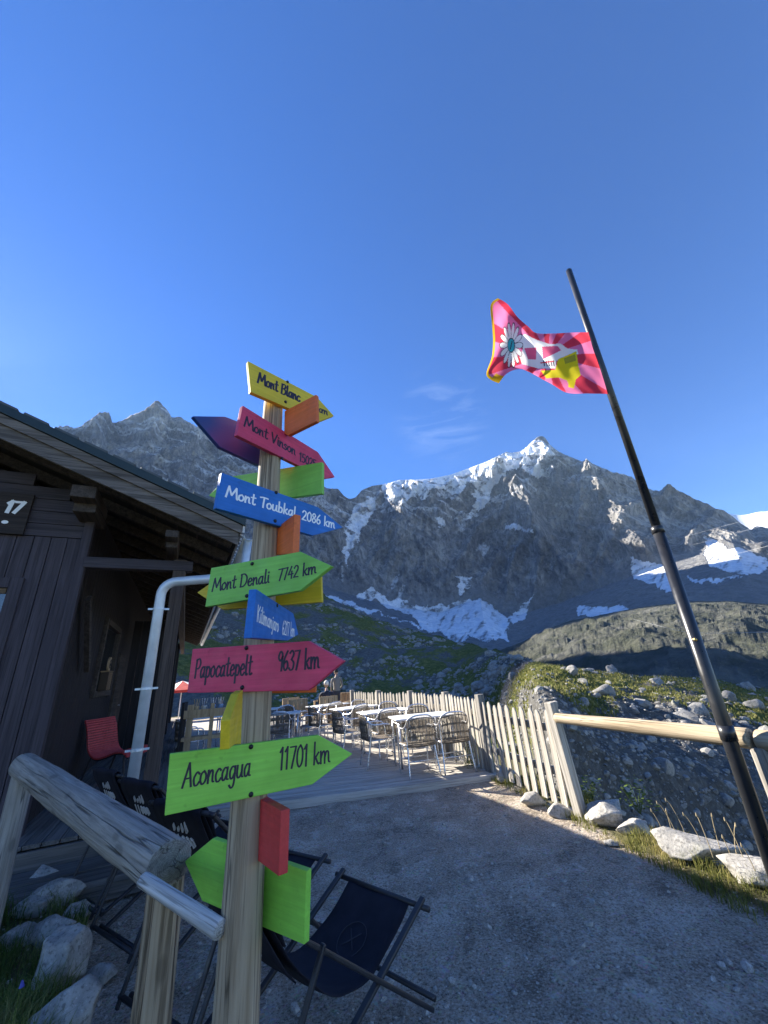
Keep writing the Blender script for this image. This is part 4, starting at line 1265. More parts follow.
board('green arrow board reading Mont Denali', 'green', [(211, 568), (300, 551.5), (331.6, 566), (300, 590.5), (205, 607)], (262, 580), FR, ((211, 568), (300, 551.5)), ((205, 607), (300, 590.5)),
      texts=[('Mont Denali', (212, 591.5), (269.5, 582.5), 12.5, 0.11), ('7742 km', (277.6, 581), (316.7, 573), 12, 0.11)], bolts=[(252.3, 563.8), (247, 596)])
board('blue arrow board reading Kilimanjaro, turned away', 'blue', [(256.5, 589), (293.5, 613.5), (298.5, 634.5), (288, 640.5), (251.5, 638)], (258, 615), FR, ((256.5, 589), (293.5, 613.5)), ((251.5, 638), (288, 640.5)),
      texts=[('Kilimanjaro', (256.5, 621), (278.5, 632), 17, 0.10), ('6217 km', (282, 634.5), (294.5, 636.5), 15, 0.10)], bolts=[(277, 605.5)], ink=M_inkw, thick=0.026)
board('pink arrow board reading Papocatepelt', 'pink', [(192.5, 649), (308.5, 641), (344, 661), (308.5, 690.5), (187, 693)], (257, 668), FR, ((192.5, 649), (308.5, 641)), ((187, 693), (308.5, 690.5)),
      texts=[('Papocatepelt', (194, 678), (252, 674.5), 19, 0.085), ('9637 km', (277, 671), (320, 668), 20, 0.085)], bolts=[(246.5, 648), (242.3, 687.5)])
board('orange plain board showing under the Papocatepelt board', 'orange', [(316, 676), (316, 692.5), (268, 693.5), (250, 685), (250, 670)], (257, 682), BK, phi=86)
board('yellow board pointing at the viewer beside the post', 'yellow', [(230.2, 719.8), (239, 693.5), (243, 690), (241, 744), (235.5, 744), (229.3, 749)], (230, 735), 1.34, phi=-12, thick=0.026)
board('green arrow board reading Aconcagua', 'lime', [(170, 754), (318.5, 735), (352.8, 753.8), (312.5, 784.5), (164.5, 816)], (252, 770), FR, ((170, 754), (318.5, 735)), ((164.5, 816), (312.5, 784.5)),
      texts=[('Aconcagua', (181.5, 788), (250.5, 775.5), 24, 0.075), ('11701 km', (278.6, 770), (330.5, 762), 23, 0.075)], bolts=[(251, 746.8), (251, 794.5)])
board('red plain board on edge below the Aconcagua board', 'red', [(256.5, 797), (281, 811), (278.5, 876.5), (254, 858)], (257, 828), 1.66, ((256.5, 797), (281, 811)), ((254, 858), (278.5, 876.5)), thick=0.03)
board('green blank arrow board lowest on the post, its arrow to the left', 'lime', [(212.5, 838.5), (306.5, 871), (304, 945), (202, 901), (184.5, 861.5)], (246, 885), BK, ((212.5, 838.5), (306.5, 871)), ((202, 901), (304, 945)))

# ================================================================ HANDRAIL ON THE LEFT
def at_ax(px, py, ax):
    return Vector((0, 0, EYE)) + ray(px, py) * ax
hr0, hr1 = at_ax(168, 866, 1.50), at_ax(24, 766, 2.95)
hand = thing('log_handrail', 'weathered grey log handrail on two stout posts, left foreground', 'handrail', (hr0.x, hr0.y, 0))
log_part('rail', hr0, hr1 + (hr1 - hr0) * 0.01, 0.088, 0.084, M_log, hand, 4, 26, 44, 0.10)
pa = hr0 + (hr1 - hr0)  .normalized() * 0.06
log_part('post', (pa.x + 0.03, pa.y + 0.01, -0.05), (pa.x + 0.03, pa.y, hr0.z - 0.055), 0.068, 0.066, M_postL, hand, 7, 20, 22, 0.10)
pb = hr1 + (hr0 - hr1).normalized() * 0.05
log_part('post', (pb.x + 0.0, pb.y, -0.05), (pb.x, pb.y, hr1.z - 0.05), 0.075, 0.072, M_log, hand, 9, 20, 20, 0.08)
s0, s1 = at_ax(144, 880, 1.36), at_ax(219, 929, 1.16)
log_part('brace_stick', s0, s1, 0.022, 0.025, M_stick, hand, 12, 16, 18, 0.12)

# ================================================================ TERRACE DECK
DZ = 0.06
deck_poly = [(-3.4, 6.0), (1.36, 6.86), (1.72, 7.0), (1.22, 8.5), (0.55, 9.95), (-0.25, 11.4), (-1.1, 12.9), (-2.2, 15.9), (-3.9, 20), (-12.5, 20), (-8.6, 12.0)]
def inside_span(c_, dirv, perp, off):
    # span of the line c + perp*off + t*dir inside the polygon
    ts = []
    n_ = len(deck_poly)
    for i in range(n_):
        a = Vector(deck_poly[i]).to_3d() - c_; b = Vector(deck_poly[(i + 1) % n_]).to_3d() - c_
        pa_, pb_ = a.dot(perp) - off, b.dot(perp) - off
        if (pa_ > 0) != (pb_ > 0):
            f_ = pa_ / (pa_ - pb_)
            ts.append((a + (b - a) * f_).dot(dirv))
    ts.sort()
    return ts
M_deck = wood('deck_boards', (0.34, 0.305, 0.26), (0.56, 0.52, 0.46), 0, 0.7, 0.85, 0.5, 0.4, 0.004)
dd_ = Vector((4.76, 0.86, 0)).normalized(); dp_ = Vector((-dd_.y, dd_.x, 0))
deck = thing('wooden_deck', 'grey timber terrace deck carrying the cafe tables', 'deck', (-3.4, 6.0, 0), math.atan2(dd_.y, dd_.x))
mbd = MB(); off = 0.07; rndd = random.Random(5)
o3 = Vector((-3.4, 6.0, 0))
while off < 16:
    ts = inside_span(o3, dd_, dp_, off)
    for a, b in zip(ts[::2], ts[1::2]):
        mbd.box(((a + b) / 2, off, DZ - 0.014 + rndd.uniform(-.002, .002)), (b - a + rndd.uniform(-.03, .03), 0.122, 0.028))
    off += 0.14
mbd.build('boards', M_deck, deck, bevel=0.003)
fb = MB()
fb.box((2.42, 0.02, 0.0), (4.84, 0.04, 0.09)); fb.build('edge_board', M_deck, deck, bevel=0.003)
jb = MB()
for k in range(12):
    jb.box((k * 0.45 - 0.0, 3.2, -0.01), (0.05, 6.0, 0.07))
jb.build('joist', M_deck, deck)

# ================================================================ PICKET FENCE AND RAIL
M_picket = wood('picket_wood', (0.24, 0.215, 0.18), (0.46, 0.43, 0.375), 2, 0.9, 0.85, 0.5, 0.4, 0.004)
M_picket_d = wood('picket_post_wood', (0.13, 0.12, 0.105), (0.30, 0.28, 0.25), 2, 0.9, 0.85, 0.6, 0.5, 0.006)
FP = [(1.88, 5.23), (1.35, 7.07), (0.93, 8.45), (0.28, 9.85), (-0.52, 11.25), (-1.35, 12.7)]
fence = thing('picket_fence', 'weathered pale picket fence along the valley side of the terrace', 'fence', (FP[0][0], FP[0][1], 0))
f0 = Vector((FP[0][0], FP[0][1], 0))
def picket(p, d, h, w_, parent, lean=0.0, tw=0.0):
    prof = [(-w_ / 2, 0.0), (w_ / 2, 0.0), (w_ / 2, h - w_ * 0.55), (w_ * 0.25, h - w_ * 0.12), (0, h), (-w_ * 0.25, h - w_ * 0.12), (-w_ / 2, h - w_ * 0.55)]
    n_ = Vector((d.y, -d.x, 0))
    pts = [Vector((x + lean * z, 0, z)) for x, z in prof]
    ang = math.atan2(d.y, d.x)
    M_ = Matrix.Translation(p) @ Matrix.Rotation(ang, 4, 'Z') @ Matrix.Rotation(tw, 4, 'X')
    return MB().prism(pts, (0, 0.018, 0)).build('picket', M_picket, parent, False, M_, bevel=0.002)
rp = random.Random(11)
for i in range(len(FP) - 1):
    a, b = Vector((*FP[i], 0)) - f0, Vector((*FP[i + 1], 0)) - f0
    d = (b - a); L_ = d.length; d.normalize()
    nout = Vector((d.y, -d.x, 0))
    if nout.x < 0: nout = -nout
    step = 0.185 if i == 0 else (0.135 if i < 3 else 0.15)
    s = 0.16 if i == 0 else 0.10
    zb = 0.02 if i == 0 else DZ
    while s < L_ - 0.09:
        p = a + d * s - nout * 0.012
        h = 1.02 + rp.uniform(-0.012, 0.012) - (0.03 if i == 0 else 0)
        picket(p + Vector((0, 0, zb + rp.uniform(0, .03))), d, h, (0.105 if i == 0 else 0.088) + rp.uniform(-.006, .006), fence, rp.uniform(-.004, .004), rp.uniform(-.012, .012))
        s += step * rp.uniform(0.95, 1.05)
    for z in (0.34, 0.80):
        MB().beam(a + nout * 0.030 + Vector((0, 0, zb + z)), b + nout * 0.030 + Vector((0, 0, zb + z)), 0.04, 0.085).build('fence_rail', M_picket, fence, bevel=0.003)
# fence posts (square, dark), the first one leaning and pale
tp = at_d(550, 702, math.hypot(*FP[0]) - 0.05) - f0
q = tp - Vector((0, 0, -0.0))
def post4(p0, p1, w_, mat, parent, name='post'):
    p0, p1 = Vector(p0), Vector(p1)
    d = p1 - p0
    R_ = d.to_track_quat('Z', 'Y').to_matrix().to_4x4()
    M_ = Matrix.Translation(p0) @ R_ @ Matrix.Rotation(0.35, 4, 'Z')
    return MB().box((0, 0, d.length / 2), (w_, w_, d.length)).build(name, mat, parent, False, M_, bevel=0.008)
o = post4((0.03, -0.02, -0.05), tp, 0.105, M_picket, fence); o['label'] = 'pale post leaning at the near end of the fence'
for i in range(1, len(FP)):
    p = Vector((*FP[i], 0)) - f0
    post4(p + Vector((0, 0, -0.02)), p + Vector((rp.uniform(-.015, .015), 0, 1.08 + DZ)), 0.115, M_picket_d, fence)
rl0 = at_d(557, 718, math.hypot(*FP[0]) - 0.13); rl1 = at_z(735, 737, rl0.z - 0.01); rl2 = rl1 + (rl1 - rl0).normalized() * 1.6
M_rail = wood('rail_log_wood', (0.25, 0.185, 0.11), (0.47, 0.385, 0.27), 2, 0.7, 0.8, 0.5, 0.5, 0.005, True)
railing = thing('log_rail', 'single barked log rail running from the fence post past the flagpole', 'railing', (rl0.x, rl0.y, 0))
rle = rl1 + (rl1 - rl0).normalized() * 0.10
log_part('rail', rl0, rle, 0.052, 0.070, M_rail, railing, 21, 20, 40, 0.05)
log_part('rail', rle + Vector((0.05, -0.02, -0.015)), rl2, 0.075, 0.075, M_rail, railing, 25, 20, 24, 0.05)
log_part('post', (rle.x + 0.03, rle.y - 0.03, -0.75), (rle.x + 0.02, rle.y - 0.02, rl1.z - 0.06), 0.062, 0.058, M_picket_d, railing, 22, 14, 10, 0.05)
log_part('post', (rl2.x + 0.05, rl2.y, -1.0), (rl2.x, rl2.y, rl1.z - 0.06), 0.065, 0.06, M_picket_d, railing, 23, 14, 10, 0.05)

# ================================================================ FLAGPOLE AND FLAG
M_pole = plain('pole_paint', (0.018, 0.019, 0.022), 0.32, 0.0, 0.2, 10, 0.05)
dpl = math.hypot(rl1.x, rl1.y) - 0.16
fp_b = at_d(757, 820, dpl); fp_t = at_d(568.5, 270, dpl)
fax = (fp_t - fp_b) / (fp_t.z - fp_b.z)
fbase = fp_b - fax * (fp_b.z + 0.35)
pole = thing('flagpole', 'tall black painted flagpole in front of the log rail', 'flagpole', fbase)
jt = at_d(657, 527, dpl).z
PZ = lambda z: fax * (z - fbase.z)
MB().tube([PZ(-0.35), PZ(jt)], [0.050, 0.046], 24).build('lower_tube', M_pole, pole, True, bevel=0)
MB().tube([PZ(jt - 0.02), PZ(fp_t.z - 0.015), PZ(fp_t.z)], [0.037, 0.034, 0.025], 22).build('upper_tube', M_pole, pole, True)
MB().tube([PZ(jt - 0.06), PZ(jt), PZ(jt + 0.006)], [0.0505, 0.0505, 0.040], 24).build('sleeve', M_pole, pole, True)
mz = at_d(691, 640, dpl)
tgt = (Vector((0, 0, 0)) - Vector((mz.x, mz.y, 0))).normalized()
MB().tube([PZ(mz.z) + tgt * 0.048, PZ(mz.z) + tgt * 0.052], 0.014, 10).build('rivet', plain('brass', (0.6, 0.42, 0.15), 0.35, 0.9), pole, True)
ck = at_d(742, 733, dpl)
MB().tube([PZ(ck.z - 0.05), PZ(ck.z + 0.05)], 0.053, 20).build('clamp', M_pole, pole, True)

# flag: a printed cloth streaming left, rippling in depth
NU, NVv = 190, 130
def poly_at(pts, s):
    pts = np.array(pts, float)
    L_ = np.concatenate([[0], np.cumsum(np.hypot(*np.diff(pts, axis=0).T))]); L_ /= L_[-1]
    return np.stack([np.interp(s, L_, pts[:, 0]), np.interp(s, L_, pts[:, 1])], -1)
def cz(*p): return [(470 + x * .2214, 260 + y * .2214) for x, y in p]
e_r = np.array(smooth_line(cz((535, 326), (555, 400), (580, 470), (603, 540), (622, 605)), 8))   # hoist, top to bottom
e_l = np.array(smooth_line(cz((125, 172), (93, 205), (100, 300), (104, 370), (98, 440), (74, 512), (92, 540), (130, 557)), 8))
e_t = np.array(smooth_line(cz((535, 326), (450, 328), (380, 332), (300, 330), (262, 300), (215, 258), (170, 200), (125, 172)), 8))
e_b = np.array(smooth_line(cz((622, 605), (540, 603), (440, 600), (370, 560), (290, 512), (230, 492), (170, 510), (130, 557)), 8))
s_ = np.linspace(0, 1, NU); t_ = np.linspace(0, 1, NVv)
pt_, pb_, pl_, pr_ = poly_at(e_t, s_), poly_at(e_b, s_), poly_at(e_l, t_), poly_at(e_r, t_)
SS, TT = np.meshgrid(s_, t_, indexing='ij')
q4 = [pt_[0], pt_[-1], pb_[0], pb_[-1]]
PXY = ((1 - TT)[..., None] * pt_[:, None] + TT[..., None] * pb_[:, None] + (1 - SS)[..., None] * pr_[None] + SS[..., None] * pl_[None]
       - ((1 - SS) * (1 - TT))[..., None] * q4[0] - (SS * (1 - TT))[..., None] * q4[1] - ((1 - SS) * TT)[..., None] * q4[2] - (SS * TT)[..., None] * q4[3])
DEP = dpl - 0.035 + 0.30 * SS + 0.085 * np.sin(SS * 9 + TT * 2.4 + 0.5) * SS ** 0.6 + 0.05 * np.sin(SS * 19 - TT * 5.0) * SS + 0.03 * np.sin(TT * 9 + SS * 4) * SS + 0.004 * np.sin(TT * 26 - SS * 21) * np.clip(SS * 3, 0, 1) + 0.003 * np.sin(TT * 13 + SS * 47)
FV = np.zeros((NU, NVv, 3))
for i in range(NU):
    for j in range(NVv):
        FV[i, j] = at_d(PXY[i, j, 0], PXY[i, j, 1], float(DEP[i, j]))
forg = Vector(FV[0, NVv // 2])
me = numpy_mesh('flag', FV.reshape(-1, 3) - np.array(forg), grid_quads(NU, NVv))
# print of the cloth, in the cloth's own coordinates (u from hoist to fly, v down)
def inpoly(P, u, v):
    return poly_mask(P, u, v)
# pixel based design table, looked up at each vertex' rest position
ux, vy = (PXY[..., 0] - 470) / .2214, (PXY[..., 1] - 260) / .2214
ctr_ = (350, 430)
ang = np.arctan2((vy - ctr_[1]) * 1.0, ux - ctr_[0])
ray_ = (np.sin(ang * 11 + 0.4) > 0)
colr = np.where(ray_[..., None], np.array((0.70, 0.045, 0.085)), np.array((0.80, 0.19, 0.38)))
def put(mask, c_): colr[mask] = c_
band = [(222, 345), (250, 335), (300, 360), (360, 380), (410, 378), (440, 400), (485, 405), (490, 425), (420, 440), (390, 455), (385, 490), (310, 490), (235, 470), (225, 440), (240, 400), (216, 370)]
put(inpoly(band, ux, vy), (0.80, 0.78, 0.78))
for P_ in ([(245, 398), (300, 395), (298, 450), (262, 448)], [(325, 392), (395, 388), (412, 408), (330, 448)]):
    put(inpoly(P_, ux, vy), np.array((0.70, 0.11, 0.22)))
put(inpoly([(398, 448), (440, 430), (480, 412), (490, 480), (500, 520), (478, 540), (470, 580), (445, 575), (440, 545), (400, 530), (345, 535), (320, 500), (385, 496)], ux, vy), (0.74, 0.60, 0.02))
put(inpoly([(422, 445), (475, 425), (478, 455), (430, 470)], ux, vy), (0.35, 0.33, 0.04))
for k in range(5):
    put(inpoly([(330 + k * 11, 455 + 4 * (k % 2)), (334 + k * 11, 452), (340 + k * 11, 478), (335 + k * 11, 480)], ux, vy), (0.03, 0.02, 0.05))
put(inpoly([(318, 462), (380, 455), (382, 459), (318, 468)], ux, vy), (0.6, 0.03, 0.06))
fx, fy = (ux - 186) / 54.0, (vy - 385) / 105.0
rr_, aa_ = np.hypot(fx, fy), np.arctan2(fy, fx)
pet = np.abs(np.cos(aa_ * 7))
put((rr_ < 0.42 + 0.60 * pet ** 0.5) & (rr_ < 1.0), (0.06, 0.03, 0.05))
put((rr_ < 0.36 + 0.60 * pet ** 0.7) & (rr_ < 0.95) & (pet > 0.22), (0.82, 0.82, 0.80))
put(rr_ < 0.32, (0.03, 0.03, 0.05))
put(rr_ < 0.27, (0.05, 0.45, 0.50))
put((np.abs(fx * 0.7 + fy * 0.3) < 0.03) & (rr_ < 0.2), (0.03, 0.03, 0.05))
put(SS > 0.975, (0.72, 0.42, 0.02))
put((SS > 0.93) & (TT > 0.90), (0.72, 0.42, 0.02))
ca = me.color_attributes.new('print', 'FLOAT_COLOR', 'POINT')
ca.data.foreach_set('color', np.concatenate([colr, np.ones((NU, NVv, 1))], -1).astype(np.float32).ravel())
t = NT('flag_cloth')
a_ = t.n('ShaderNodeAttribute'); a_.attribute_name = 'print'
t.color(a_.outputs['Color']).rough(0.85).spec(0.15)
tb = t.n('ShaderNodeBsdfTranslucent'); t.l(a_.outputs['Color'], tb.inputs['Color'])
ms_ = t.n('ShaderNodeMixShader'); ms_.inputs[0].default_value = 0.5
t.l(t.b.outputs[0], ms_.inputs[1]); t.l(tb.outputs[0], ms_.inputs[2]); t.l(ms_.outputs[0], t.out.inputs['Surface'])
wv = t.noise(160, 2, 0.5, t.coord('Object')); t.bump(wv, 0.15, 0.002)
fl = link('flag', me, t.m); fl.location = forg
tag(fl, 'pink and red rayed flag with a white daisy, streaming from the black pole', 'flag')

# ================================================================ DECK CHAIRS (black slings on wooden frames)
M_sling = NT('black_canvas')
v = M_sling.coord('Object')
n_ = M_sling.noise(9, 4, 0.6, v); n2_ = M_sling.noise(420, 2, 0.5, v)
M_sling.color(M_sling.ramp(n_, [(0.3, (0.010, 0.010, 0.016)), (0.7, (0.020, 0.020, 0.030))])).rough(0.85).spec(0.25)
M_sling.bump(M_sling.math('ADD', n_, M_sling.math('MULTIPLY', n2_, 0.3)), 0.4, 0.004)
M_sling = M_sling.m
M_frame = plain('black_frame', (0.022, 0.021, 0.024), 0.45, var=0.2)
M_print = plain('canvas_print', (0.55, 0.55, 0.57), 0.8, var=0.05, bump=0)
M_print_d = plain('canvas_print_dim', (0.035, 0.035, 0.045), 0.8, var=0.05, bump=0)
def deck_chair(label, loc, faz, bz=0.70):
    t = thing('deck_chair', label, 'deck chair', loc, math.radians(90 - faz), 'black deck chairs in a row on the gravel')
    W = 0.315
    FB, BT = Vector((0.45, 0, 0.42)), Vector((-0.47, 0, bz))
    for y in (-W, W):
        MB().beam((BT.x - 0.01, y, BT.z + 0.01), (0.47, y, 0.02), 0.020, 0.032, (0, 1, 0)).build('side_rail', M_frame, t, bevel=0.006)
    for y in (-W + 0.035, W - 0.035):
        MB().beam((FB.x + 0.02, y * 1.12, FB.z + 0.03), (-0.45, y, 0.02), 0.020, 0.032, (0, 1, 0)).build('leg', M_frame, t, bevel=0.006)
        MB().beam((-0.24, y * 1.18, 0.80 * bz), (-0.52, y * 1.05, 0.03), 0.016, 0.026, (0, 1, 0)).build('prop', M_frame, t, bevel=0.005)
    for (p, w_) in ((FB, W + 0.05), (BT, W + 0.02), (Vector((0.50, 0, 0.045)), W), (Vector((-0.44, 0, 0.045)), W), (Vector((-0.50, 0, 0.07)), W)):
        MB().tube([(p.x, -w_, p.z), (p.x, w_, p.z)], 0.013, 10).build('crossbar', M_frame, t, True)
    # sling: hangs between the back bar and the front bar
    P = []
    ns, nw = 30, 8
    for i in range(ns + 1):
        s = i / ns
        p = BT.lerp(FB, s)
        sag = 4 * s * (1 - s)
        skew = math.sin(PI * s) * (1.0 + 0.35 * (s - 0.45))
        x = p.x + 0.0 * sag - 0.05 * sag; z = p.z - 0.24 * skew - 0.03 * sag
        row = []
        for j in range(nw + 1):
            y = -0.235 + 0.47 * j / nw
            row.append((x, y, z + 0.018 * math.cos(PI * (j / nw - 0.5)) * -sag + 0.004 * math.sin(s * 25 + j)))
        P.append(row)
    o = MB().grid(P).build('sling', M_sling, t, True)
    sd2 = o.modifiers.new('s', 'SOLIDIFY'); sd2.thickness = 0.004
    # piping along the front hem and stitched ring emblem on the seat
    nrm_at = lambda i: (Vector(P[i + 1][4]) - Vector(P[i - 1][4])).normalized()
    em = MB()
    i0 = 24
    c0 = Vector(P[i0][4]); ex = nrm_at(i0); ey = Vector((0, 1, 0)); nz = ex.cross(ey).normalized()
    if nz.z < 0: nz = -nz
    ring = [c0 + nz * 0.014 + ex * 0.085 * math.cos(k * PI / 12) + ey * 0.085 * math.sin(k * PI / 12) for k in range(25)]
    em.tube(ring, 0.0025, 4)
    em.tube([c0 + nz * 0.014 - ex * 0.04 - ey * 0.04, c0 + nz * 0.014 + ex * 0.04 + ey * 0.04], 0.003, 4)
    em.tube([c0 + nz * 0.014 + ex * 0.04 - ey * 0.04, c0 + nz * 0.014 - ex * 0.04 + ey * 0.04], 0.003, 4)
    em.build('emblem', M_print_d, o)
    # padded head cover folded over the back bar, white lettering behind
    prof_ = [(-0.05, 0.235), (-0.033, 0.05), (-0.025, -0.03), (0.0, -0.052), (0.028, -0.02), (0.05, 0.10)]
    d_ = (Vector(P[3][4]) - Vector(P[0][4])).normalized(); d_.y = 0
    nb_ = Vector((-d_.z, 0, d_.x))
    if nb_.x > 0: nb_ = -nb_
    # back flap, top roll, front flap
    Q = []
    path = [(0.30, 0.020), (0.20, 0.030), (0.10, 0.034), (0.02, 0.032), (-0.03, 0.018), (-0.035, -0.012), (0.0, -0.028), (0.08, -0.026), (0.16, -0.016)]
    path = smooth_line(path, 3)
    for s, n0 in path:
        c_ = BT + d_ * s + nb_ * n0
        Q.append([(c_.x, -0.24 + 0.48 * j / 6, c_.z + 0.004 * math.sin(j * 1.9 + s * 20)) for j in range(7)])
    hc = MB().grid(Q).build('head_cover', M_sling, t, True)
    s3 = hc.modifiers.new('s', 'SOLIDIFY'); s3.thickness = 0.006
    lt = MB()
    org = BT + d_ * 0.215 + nb_ * 0.037
    exv, eyv = Vector((0, -1, 0)), -d_
    if exv.cross(eyv).dot(nb_) < 0: exv = -exv
    o1 = org - exv * 0.10
    for k in range(5):     # a short slanted word with a flame-like crest above it
        x0 = k * 0.042
        st1 = [(x0, 0), (x0 + 0.012, 0.075)] if k in (0, 1) else [(x0 + 0.02, 0.07), (x0, 0.045), (x0 + 0.006, 0.004), (x0 + 0.03, 0.02), (x0 + 0.028, 0.06), (x0 + 0.01, 0.07)]
        lt.tube([o1 + exv * a + eyv * b + nb_ * 0.002 for a, b in st1], 0.0045, 4)
    for k in range(4):
        x0 = 0.03 + k * 0.042; h_ = (0.05, 0.035, 0.06, 0.075)[k]
        lt.tube([o1 + exv * a + eyv * b + nb_ * 0.002 for a, b in ((x0, 0.10), (x0 + 0.008, 0.10 + h_ * 0.6), (x0 + 0.024, 0.10 + h_), (x0 + 0.022, 0.115), (x0 + 0.006, 0.10))], 0.0045, 4)
    lt.build('lettering', M_print, hc)
    return t
def place_dc(hx, hy, faz, label, proto=None, bz=0.70):
    f = Vector((math.sin(math.radians(faz)), math.cos(math.radians(faz)), 0))
    c_ = Vector((hx, hy, 0)) + f * 0.45
    if proto is None:
        return deck_chair(label, c_, faz, bz)
    return copy_thing(proto, label, c_, math.radians(90 - faz))
place_dc(-0.774, 2.235, 40, 'nearest black deck chair, reclined low right behind the signpost')
dc = place_dc(-1.33, 2.77, 32, 'second black deck chair from the signpost, set upright', None, 0.93)
place_dc(-2.00, 3.46, 34, 'third black deck chair from the signpost', dc)
place_dc(-2.62, 4.00, 36, 'black deck chair farthest from the signpost, by the downpipe', dc)

# ================================================================ CAFE TABLES AND CHAIRS
M_alu = plain('aluminium_tube', (0.72, 0.72, 0.73), 0.28, 0.85, 0.05, 10, 0)
M_top = plain('table_top_white', (0.74, 0.74, 0.73), 0.35, 0.0, 0.05, 6, 0.02)
def weave(name, c1, c2):
    t_ = NT(name)
    w1 = t_.n('ShaderNodeTexWave', Scale=42.0, Distortion=1.0); w1.bands_direction = 'X'; t_.l(t_.coord('Object'), w1.inputs['Vector'])
    w2 = t_.n('ShaderNodeTexWave', Scale=30.0, Distortion=1.0); w2.bands_direction = 'Z'; t_.l(t_.coord('Object'), w2.inputs['Vector'])
    f_ = t_.math('MULTIPLY', w1.outputs['Fac'], t_.math('ADD', w2.outputs['Fac'], 0.3))
    t_.color(t_.ramp(f_, [(0.1, c1), (0.7, c2)])).rough(0.6)
    t_.bump(f_, 0.6, 0.004)
    return t_.m
M_weave = weave('woven_rattan', (0.06, 0.048, 0.034), (0.30, 0.24, 0.17))
def cafe_chair(label, loc, rz):
    t = thing('cafe_chair', label, 'chair', loc, rz, 'woven aluminium chairs on the terrace')
    # frame: each side is one bent tube (front leg, arm, back upright) plus a rear leg
    for sgn in (-1, 1):
        pts = smooth_line3([(sgn * 0.245, 0.24, 0.0), (sgn * 0.25, 0.235, 0.40), (sgn * 0.262, 0.20, 0.62), (sgn * 0.265, 0.08, 0.665), (sgn * 0.262, -0.10, 0.665), (sgn * 0.245, -0.20, 0.70), (sgn * 0.21, -0.255, 0.80)])
        MB().tube(pts, 0.0125, 8).build('arm', M_alu, t, True)
        pts = smooth_line3([(sgn * 0.23, -0.17, 0.68), (sgn * 0.225, -0.19, 0.44), (sgn * 0.25, -0.28, 0.0)])
        MB().tube(pts, 0.0125, 8).build('leg', M_alu, t, True)
        MB().tube([(sgn * 0.235, 0.23, 0.42), (sgn * 0.225, -0.19, 0.42)], 0.010, 6).build('seat_rail', M_alu, t, True)
    MB().tube(smooth_line3([(-0.21, -0.255, 0.80), (-0.12, -0.30, 0.845), (0, -0.315, 0.855), (0.12, -0.30, 0.845), (0.21, -0.255, 0.80)]), 0.0125, 8).build('back_rail', M_alu, t, True)
    MB().tube([(-0.235, 0.23, 0.20), (0.235, 0.23, 0.20)], 0.008, 6).build('stretcher', M_alu, t, True)
    MB().tube([(-0.235, -0.23, 0.22), (0.235, -0.23, 0.22)], 0.008, 6).build('stretcher', M_alu, t, True)
    bp = lambda u, z_, o_=0.0: Vector((u * 0.225, -0.225 - 0.065 * (1 - u * u) - 0.03 * z_ + o_, 0.44 + (0.395 - 0.045 * u * u) * z_))
    mb = MB()
    for i in range(23):                        # woven back: upright strands with gaps, tied by cross strands
        u = -0.97 + 1.94 * i / 22
        mb.tube([bp(u, z_, 0.003 * (-1) ** (i + k)) for k, z_ in enumerate(np.linspace(0, 1, 7))], 0.0062, 5)
    for k, z_ in enumerate((0.02, 0.10, 0.30, 0.34, 0.62, 0.66, 0.95)):
        mb.tube([bp(u, z_) for u in np.linspace(-1, 1, 13)], 0.0065, 5)
    mb.build('backrest', M_weave, t, True)
    P = []
    for i in range(9):
        u = i / 8 * 2 - 1
        P.append([(u * 0.23, y, 0.435 - 0.014 * (1 - u * u)) for y in np.linspace(-0.22, 0.24, 9)])
    b = MB().grid(P).build('seat', M_weave, t, True)
    s_m = b.modifiers.new('s', 'SOLIDIFY'); s_m.thickness = 0.02
    return t
def smooth_line3(pts, sub=5):
    P = [pts[0]] + list(pts) + [pts[-1]]
    out = []
    for i in range(1, len(P) - 2):
        a, b, c_, d = (Vector(P[i - 1 + k]) for k in range(4))
        for s in range(sub):
            u = s / sub
            out.append(0.5 * (2 * b + (c_ - a) * u + (2 * a - 5 * b + 4 * c_ - d) * u * u + (3 * b - a - 3 * c_ + d) * u ** 3))
    out.append(Vector(P[-2]))
    return out
def cafe_table(label, loc, rz, sx=1.10, sy=0.68):
    t = thing('cafe_table', label, 'table', loc, rz, 'white topped tables on the terrace')
    MB().box((0, 0, 0.735), (sx, sy, 0.028)).build('tabletop', M_top, t, bevel=0.01)
    for x in (-sx / 2 + 0.07, sx / 2 - 0.07):
        MB().tube([(x, -sy / 2 + 0.08, 0.0), (x, -sy / 2 + 0.08, 0.72)], 0.017, 8).build('leg', M_alu, t, True)
        MB().tube([(x, sy / 2 - 0.08, 0.0), (x, sy / 2 - 0.08, 0.72)], 0.017, 8).build('leg', M_alu, t, True)
        MB().tube([(x, -sy / 2 + 0.08, 0.66), (x, sy / 2 - 0.08, 0.66)], 0.012, 8).build('apron', M_alu, t, True)
    return t
tz = math.radians(13)
t0 = cafe_table('white table nearest the gravel, with two woven chairs before it', (0.40, 7.98, DZ), tz)
ch0 = cafe_chair('woven chair at the nearest table, the left of the two with backs to us', (0.26, 7.22, DZ), tz + 0.06)
copy_thing(ch0, 'woven chair at the nearest table, closest to the fence post', (0.84, 7.34, DZ), tz - 0.05)
copy_thing(ch0, 'woven chair behind the nearest table, facing us', (0.42, 8.68, DZ), tz + PI - 0.1)
copy_thing(t0, 'second white table along the fence', (-0.30, 9.45, DZ), tz + 0.2)
copy_thing(ch0, 'woven chair turned sideways at the left end of the nearest table', (-0.42, 8.05, DZ), tz - PI / 2 + 0.1)
copy_thing(ch0, 'woven chair in front of the second table, back to us', (-0.30, 8.80, DZ), tz + 0.2)
